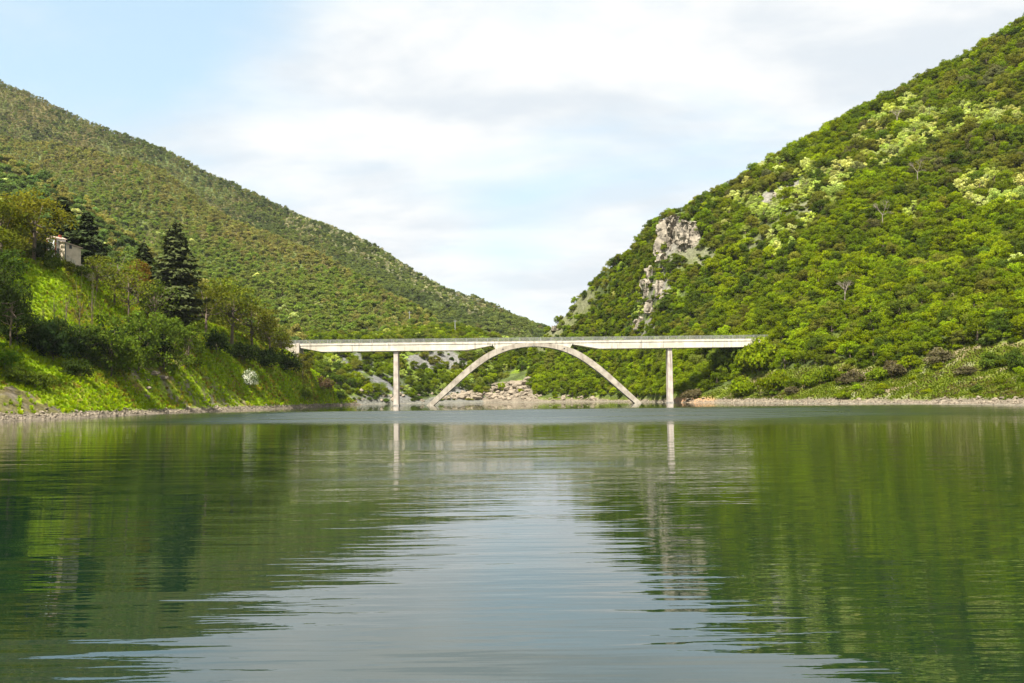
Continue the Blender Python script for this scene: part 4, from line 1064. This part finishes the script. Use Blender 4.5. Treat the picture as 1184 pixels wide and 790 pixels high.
for px, py, s, lab in [(178, 433, 1.1, 'large whitish stone below the shrubs on the left slope'), (188, 438, 1.0, 'large grey-white stone beside another on the left slope'), (797, 463, 1.0, 'pale stone at the water just right of the right pier'), (1092, 466, 0.8, 'white slab lying on the right shore')]:
    p = at_pix(px, py)
    if p:
        o = ob('boulder', BM[2], None, (p.x, p.y, p.z + .2)); o.scale = (s * 1.4, s, s * .8); tag(o, lab, 'rock')
# fine shore gravel
C_peb = form_collection('gravel', [rock_mesh('gravel', s, BOULD, 1) for s in (11, 12)])
def gravel(label, loftn, n, pxl, seed, size, zr):
    p = sample_loft(loftn, 0.5, n, lambda px, py, x, y, z: (1 - sm(z, zr * .6, zr)) * 1.0, pxl, seed, 0.02, 0.5); N = len(p)
    s = rn.uniform(size[0], size[1], N) * rn.random(N) ** 1.5 + .06
    instancer('gravel', label, 'gravel', C_peb, p, s[:, None] * rn.uniform(.7, 1.3, (N, 3)), rn.uniform(-1, 1, (N, 3)) * 3, rn.integers(0, 2, N), np.ones((N, 3)))
gravel('loose gravel along the left waterline', 'shore_left', 7000, (-20, 425), 31, (.2, .45), 1.3)
gravel('loose stones along the right waterline', 'hill_right', 7000, (600, 1210), 32, (.25, .55), 1.0)

# ------------------------------------------------------------------ bridge
BY0, BY1 = 333.0, 338.2
def BX(px, py=430): return float(P(px, py, BY0)[0])
xl, xr = BX(457.5, 440), BX(775.5, 437); afl, afr = BX(497, 469), BX(738.5, 467); xc = (afl + afr) / 2
z_top = float((P(457, 397.2, BY0)[2] + P(776, 392.6, BY0)[2]) / 2)     # top of the deck slab
k1 = BY0 / FPX
x_l, x_r = BX(345, 400), BX(886, 395)
slab_t = 0.62; gird = 2.05
bridge = empty('arch_bridge', (xc, BY0, 0)); tag(bridge, 'slender white concrete arch bridge spanning the lake between the two hillsides', 'bridge')
def bpart(name, mb, mat, bevel=0, parent=bridge, label=None):
    me = mb.mesh(name, mat, bevel); o = ob(name, me, parent)
    if parent is bridge: o.location = (-xc, -BY0, 0)
    if label: o['label'] = label
    return o
m = MB(); m.box((x_l - 3, BY0 - .12, z_top - slab_t), (x_r, BY1 + .12, z_top)); deck = bpart('deck_slab', m, CONC, .04)
m = MB(); m.box((x_l - 3, BY0 + .3, z_top + .004), (x_r, BY1 - .3, z_top + .06)); bpart('roadway', m, ASPH)
m = MB()
for y in (BY0 - .1, BY1 - .3): m.box((x_l - 3, y, z_top + .003), (x_r, y + .4, z_top + .22))
bpart('kerb', m, CONC_DK, .02)
# arch rib
hs = (afr - afl) / 2
U = np.array([0, .12, .25, .36, .45, .55, .66, .76, .88, 1.0, 1.08]); ZP = np.array([67.6, 67.2, 65.0, 60.5, 55.2, 47.0, 36.8, 26.0, 13.0, 0.0, -8.6]) * k1
TH = np.array([1.0, 1.25, 1.7, 1.95, 2.0, 2.0, 1.95, 1.85, 1.7, 1.55, 1.5])
zoff = (z_top - slab_t + 0.02) - (ZP[0] + .5)
uu = np.linspace(-1.06, 1.06, 73); au = np.abs(uu)
# smooth interpolation
def sint(x, X, Yv):
    y = np.interp(x, X, Yv); return y
zc = np.array([np.mean(sint(np.abs(np.linspace(u - .05, u + .05, 9)), U, ZP)) for u in uu]) + zoff * (1 - np.minimum(au, 1)); th = sint(au, U, TH)
xs = xc + uu * hs
dz = np.gradient(zc, xs); nn_ = np.stack([-dz, np.ones_like(dz)], 1); nn_ /= np.linalg.norm(nn_, axis=1, keepdims=True)
top = [(xs[i] + nn_[i, 0] * th[i] / 2, zc[i] + nn_[i, 1] * th[i] / 2) for i in range(73)]; bot = [(xs[i] - nn_[i, 0] * th[i] / 2, zc[i] - nn_[i, 1] * th[i] / 2) for i in range(73)]
zlim = z_top - slab_t - .004
top = [(a, min(b, zlim)) for a, b in top]
m = MB(); m.strip(top, bot, BY0 - .12, BY1 + .12); arch = bpart('arch_rib', m, CONC_ARCH)
# form-work ribs and drain holes on the arch
m = MB()
for u in (-.28, .28):
    i = int(np.argmin(np.abs(uu - u))); m.tube([(xs[i], BY0 - .16, zc[i]), (xs[i], BY0 + .1, zc[i])], [.24, .24], 10)
o = ob('drain_hole', m.mesh('drain_hole', DARKG), arch)
m = MB(); m.prism([(xc - .5, bot[36][1] + .1), (xc, bot[36][1] + .75), (xc + .5, bot[36][1] + .1), (xc, bot[36][1] - .18)], BY0 - .2, BY1 + .2); ob('crown_hinge', m.mesh('crown_hinge', CONC_DK), arch)
# girders: side spans
zb = z_top - slab_t; g0 = .35
sx_l, sx_r = BX(569, 410), BX(663, 410)
def arch_top(x): return float(np.interp(x, [t[0] for t in top], [t[1] for t in top]))
def girder(xa, xb, xd0, xd1, endx):
    ps = [(xa, zb), (xb, zb)]
    m = MB(); zg = zb - gird
    poly = [(xa, zb - .003), (xb, zb - .003), (xb, zb - g0 - (.25)), (xd1, zg), (xd0, zg), (xa, zb - g0 - .2)]
    m.prism(poly, BY0, BY1); return m
bpart('side_girder', girder(BX(345, 400), sx_l - .02, BX(372, 400), BX(540, 400), 0), CONC, .03)
bpart('side_girder', girder(sx_r + .02, x_r, BX(693, 400), BX(858, 400), 0), CONC, .03)
m = MB()
inner = BX(596, 400) - xc
# spandrel walls between slab and arch
for sgn in (-1, 1):
    xo = sx_l if sgn < 0 else sx_r
    xi = xc + sgn * 6.0
    xq = np.linspace(xo - sgn * 1.2, xi, 14)
    poly = [(xo, zb - .003), (xo - sgn * -0.0, zb - .003)]
    bt = [(x, min(arch_top(x) - .25, zb - .1)) for x in xq]
    poly = [(xo, zb - .003)] + [(x, zz) for x, zz in bt] + [(xi, zb - .003)]
    m2 = MB(); m2.prism(poly, BY0, BY1); bpart('spandrel_wall', m2, CONC)
# piers
for x in (xl, xr):
    m = MB(); w0 = .72; w1 = .88
    m.raw([(x - w1, BY0 + .5, -6), (x + w1, BY0 + .5, -6), (x + w1, BY1 - .5, -6), (x - w1, BY1 - .5, -6), (x - w0, BY0 + .5, zb - gird + .003), (x + w0, BY0 + .5, zb - gird + .003), (x + w0, BY1 - .5, zb - gird + .003), (x - w0, BY1 - .5, zb - gird + .003)],
          [(0, 3, 2, 1), (4, 5, 6, 7), (0, 1, 5, 4), (1, 2, 6, 5), (2, 3, 7, 6), (3, 0, 4, 7)])
    pr_ = bpart('pier', m, CONC_PIER, .06)
    m = MB(); m.box((x - w1 - .12, BY0 + .38, -4), (x + w1 + .12, BY1 - .38, .45)); ob('pier_footing', m.mesh('pier_footing', CONC_DK, .05), pr_)
# abutments
m = MB(); xa = BX(331, 400); xb_ = BX(346.5, 400)
m.raw([(xa - 1, BY0 - 1.2, 6), (xb_ + .3, BY0 - 1.2, 6), (xb_ + .3, BY1 + 1, 6), (xa - 1, BY1 + 1, 6), (xa, BY0 - .6, zb - .005), (xb_, BY0 - .6, zb - .005), (xb_, BY1 + .6, zb - .005), (xa, BY1 + .6, zb - .005)],
      [(0, 3, 2, 1), (4, 5, 6, 7), (0, 1, 5, 4), (1, 2, 6, 5), (2, 3, 7, 6), (3, 0, 4, 7)])
bpart('abutment', m, STONEW)
m = MB(); m.box((BX(343.5), BY0 - .9, zb - 7), (BX(346.5), BY0 - .5 + .2, zb + .9)); bpart('abutment_pilaster', m, CONC_PIER, .03)
m = MB(); m.box((x_r - 2, BY0 - 1, zb - 12), (x_r + 5, BY1 + 1, zb - .005)); bpart('abutment', m, CONC_PIER)
# railings
rx0, rx1 = xa - 4, x_r + 3
for y in (BY0 + .05, BY1 - .05):
    m = MB()
    for zz, t_ in ((z_top + 1.28, .055), (z_top + .95, .03), (z_top + .62, .03)): m.box((rx0, y - .03, zz - t_), (rx1, y + .03, zz + t_))
    nb = int((rx1 - rx0) / .42)
    for k in range(nb): m.box((rx0 + .42 * k - .018, y - .018, z_top + .2), (rx0 + .42 * k + .018, y + .018, z_top + 1.24))
    rail = bpart('railing', m, METAL)
    NP = 48
    for k in range(NP):
        x = rx0 + (rx1 - rx0) * k / (NP - 1)
        if k == 0:
            m = MB(); m.box((-.06, -.06, 0), (.06, .06, 1.2)); pm = m.mesh('post', METAL)
        q = ob('post', pm, rail, (x, y, z_top + .2))

# road leading off the left end and slope poles
for px, py, h_, lab in [(474, 380, 20, 'pale utility pole on the slope above the left span'), (526.5, 386, 16, 'pale utility pole nearest the middle of the valley above the bridge')]:
    p = at_pix(px, py); H = h_ / FPX * p.y
    o = empty('utility_pole', (p.x, p.y - 2, p.z - .5)); tag(o, lab, 'utility pole')
    m = MB(); m.tube([(0, 0, 0), (0, 0, H + .5)], [.3, .2], 8); ob('pole', m.mesh('pole', METAL), o)
    m = MB(); m.box((-1.1, -.1, H - .4), (1.1, .1, H - .2)); ob('crossarm', m.mesh('crossarm', METAL), o)

# ------------------------------------------------------------------ air
hm = bpy.data.materials.new('air'); hm.use_nodes = True; ht = NT(hm.node_tree); ht.n.clear()
pv_ = ht.add('ShaderNodeVolumePrincipled'); pv_.inputs['Color'].default_value = (0.80, 0.88, 0.95, 1); pv_.inputs['Density'].default_value = HAZE; pv_.inputs['Anisotropy'].default_value = 0.2
ho = ht.add('ShaderNodeOutputMaterial'); ht.l.new(pv_.outputs[0], ho.inputs['Volume'])
m = MB(); m.box((-9200, -9200, -10), (9200, 9200, 640)); o = ob('haze', m.mesh('haze', hm)); tag(o, None, None, None, 'stuff')
# ------------------------------------------------------------------ house and retaining wall
HY = 224.0
hz = float(P(75, 296, HY)[2]); kk = HY / FPX
hc = P(75, 296, HY)
house = empty('stone_house', (hc[0], HY, hz - .1), R(56)); house.scale = (.9, .9, .86); tag(house, 'small plastered house with a lean-to roof on top of the left bank', 'house')
# local axes: x to the right/back (shaded gable face), y back; the corner facing the camera is the origin
Wd, Dp, Hh = 4.4, 2.4, 3.6   # length of the shaded face (x), sunlit face (y), wall height
def hpart(name, m, mat, parent=house, bevel=0, label=None):
    o = ob(name, m.mesh(name, mat, bevel), parent)
    if label: o['label'] = label
    return o
m = MB(); m.raw([(0, 0, -2), (Wd, 0, -2), (Wd, Dp, -2), (0, Dp, -2), (0, 0, Hh), (Wd, 0, Hh - .9), (Wd, Dp, Hh - .5), (0, Dp, Hh + .5)],
                [(0, 3, 2, 1), (4, 5, 6, 7), (0, 1, 5, 4), (1, 2, 6, 5), (2, 3, 7, 6), (3, 0, 4, 7)]); wall = hpart('wall', m, PLAST)
m = MB(); m.raw([(-.3, -.35, Hh + .02), (Wd + .35, -.35, Hh - 1.0), (Wd + .35, Dp + .2, Hh - .55), (-.3, Dp + .2, Hh + .55), (-.3, -.35, Hh + .22), (Wd + .35, -.35, Hh - .8), (Wd + .35, Dp + .2, Hh - .35), (-.3, Dp + .2, Hh + .75)],
                [(0, 3, 2, 1), (4, 5, 6, 7), (0, 1, 5, 4), (1, 2, 6, 5), (2, 3, 7, 6), (3, 0, 4, 7)]); hpart('roof', m, ROOFM)
m = MB(); m.box((1.15, -.06, 2.2), (1.85, .05, 3.1)); w1_ = hpart('window', m, DARKG)
m = MB(); m.box((1.05, -.1, 2.1), (1.95, -.065, 2.2)); ob('sill', m.mesh('sill', STONEW), w1_)
m = MB(); m.box((-.06, -.06, -1), (.25, -.003, Hh - .1)); hpart('corner_trim', m, DOORM)
# taller wing to the left
WX, WY = -1.2, Dp + .05
m = MB(); m.box((WX, WY, -1.5), (WX + 2.9, WY + 3.6, 4.9)); hpart('wing_wall', m, WPLAST)
m = MB(); m.raw([(WX - .3, WY - .3, 4.92), (WX + 3.2, WY - .3, 4.92), (WX + 3.2, WY + 3.9, 4.92), (WX - .3, WY + 3.9, 4.92), (WX - .3, WY + 1.8, 5.7), (WX + 3.2, WY + 1.8, 5.7)],
                [(0, 3, 2, 1), (0, 1, 5, 4), (2, 3, 4, 5), (0, 4, 3), (1, 2, 5)]); wr = hpart('roof', m, ROOFM)
m = MB(); m.box((WX + 1.9, WY + 1.2, 5.3), (WX + 2.5, WY + 1.75, 6.2)); ob('chimney', m.mesh('chimney', REDB), wr)
m = MB(); m.box((WX + .02, WY - .08, -1), (WX + .35, WY - .003, 4.8)); m.box((WX - .08, WY + 3.25, -1), (WX - .003, WY + 3.58, 4.8)); hpart('brick_quoin', m, REDB)
m = MB(); m.box((WX - .07, WY + 1.3, 2.6), (WX - .004, WY + 2.1, 3.9)); hpart('window', m, DARKG)
m = MB(); m.box((WX + .55, WY - .07, .2), (WX + 1.15, WY - .004, 2.3)); hpart('door', m, DOORM)
hero(60, 312, 290, 24, 'heroshrub', MIDL, 'shrub', 'green shrub under the left corner of the small house', 'shrub')
hero(78, 315, 299, 22, 'heroshrub', OLV, 'shrub', 'low olive shrub in front of the small house', 'shrub')
hero(92, 320, 304, 22, 'heroshrub', MIDL, 'shrub', 'low green shrub below the upper retaining wall', 'shrub')
# retaining wall going down to the right
m = MB(); tp = []; bt = []
for t in np.linspace(0, 1, 12):
    px = lerp(77, 112, t); py = lerp(295, 318, t) + math.sin(t * 9) * .4; Y = lerp(222, 236, t); p = P(px, py, Y); tp.append(p); bt.append(p - np.array([0, 0, lerp(2.6, 3.0, t)]))
V = []; F = []
for a, b in zip(tp, bt): V += [tuple(a), tuple(b), (b[0], b[1] + .8, b[2]), (a[0], a[1] + .6, a[2])]
for i in range(11):
    for k in range(4): F.append((4 * i + k, 4 * i + (k + 1) % 4, 4 * i + 4 + (k + 1) % 4, 4 * i + 4 + k))
F += [(0, 1, 2, 3), (44, 45, 46, 47)]
m.raw(V, F); o = ob('retaining_wall', m.mesh('retaining_wall', STONEW)); tag(o, 'pale stone retaining wall sloping down to the right from the house', 'wall')

# ------------------------------------------------------------------ labels: say which one inside every group
from collections import defaultdict
gl = defaultdict(list)
for o in COL.objects:
    if o.parent is None and o.get('group') and o.get('label'): gl[(o['group'], o['label'])].append(o)
ORD = ['leftmost', 'second from left', 'third from left', 'fourth from left', 'fifth from left', 'sixth from left', 'seventh from left', 'eighth from left']
for (g, lab), L in gl.items():
    if len(L) < 2: continue
    X = {o.name: pix(np.array(o.location))[0] for o in L}; L.sort(key=lambda o: X[o.name])
    if len(L) <= 8:
        for k, o in enumerate(L):
            pos = 'rightmost' if k == len(L) - 1 else ORD[k]
            o['label'] = ('%s, %s' % (lab, pos.replace(' from left', ' from the left') + ' of ' + ['', '', 'two', 'three', 'four', 'five', 'six', 'seven', 'eight'][len(L)]))
    else:
        Z = sorted(L, key=lambda o: -o.location.z); hi = {o.name for o in Z[:len(Z) // 2]}
        for k, o in enumerate(L):
            t = min(2, 3 * k // len(L))
            if 'rock' == o['category']: o['label'] = '%s, %s' % (lab, ['left third', 'middle third', 'right third'][t]); o['group'] = g + ', ' + ['left third', 'middle third', 'right third'][t]
            else:
                w = '%s %s' % ('upper' if o.name in hi else 'lower', ['left', 'middle', 'right'][t]); o['label'] = '%s, %s part' % (lab, w); o['group'] = g + ', ' + w

for o in COL.objects:
    if o.get('label') and len(o['label'].replace('-', ' ').split()) > 15: o['label'] = o['label'].replace(' leafy', '').replace(' part', '').replace(' of them', '')
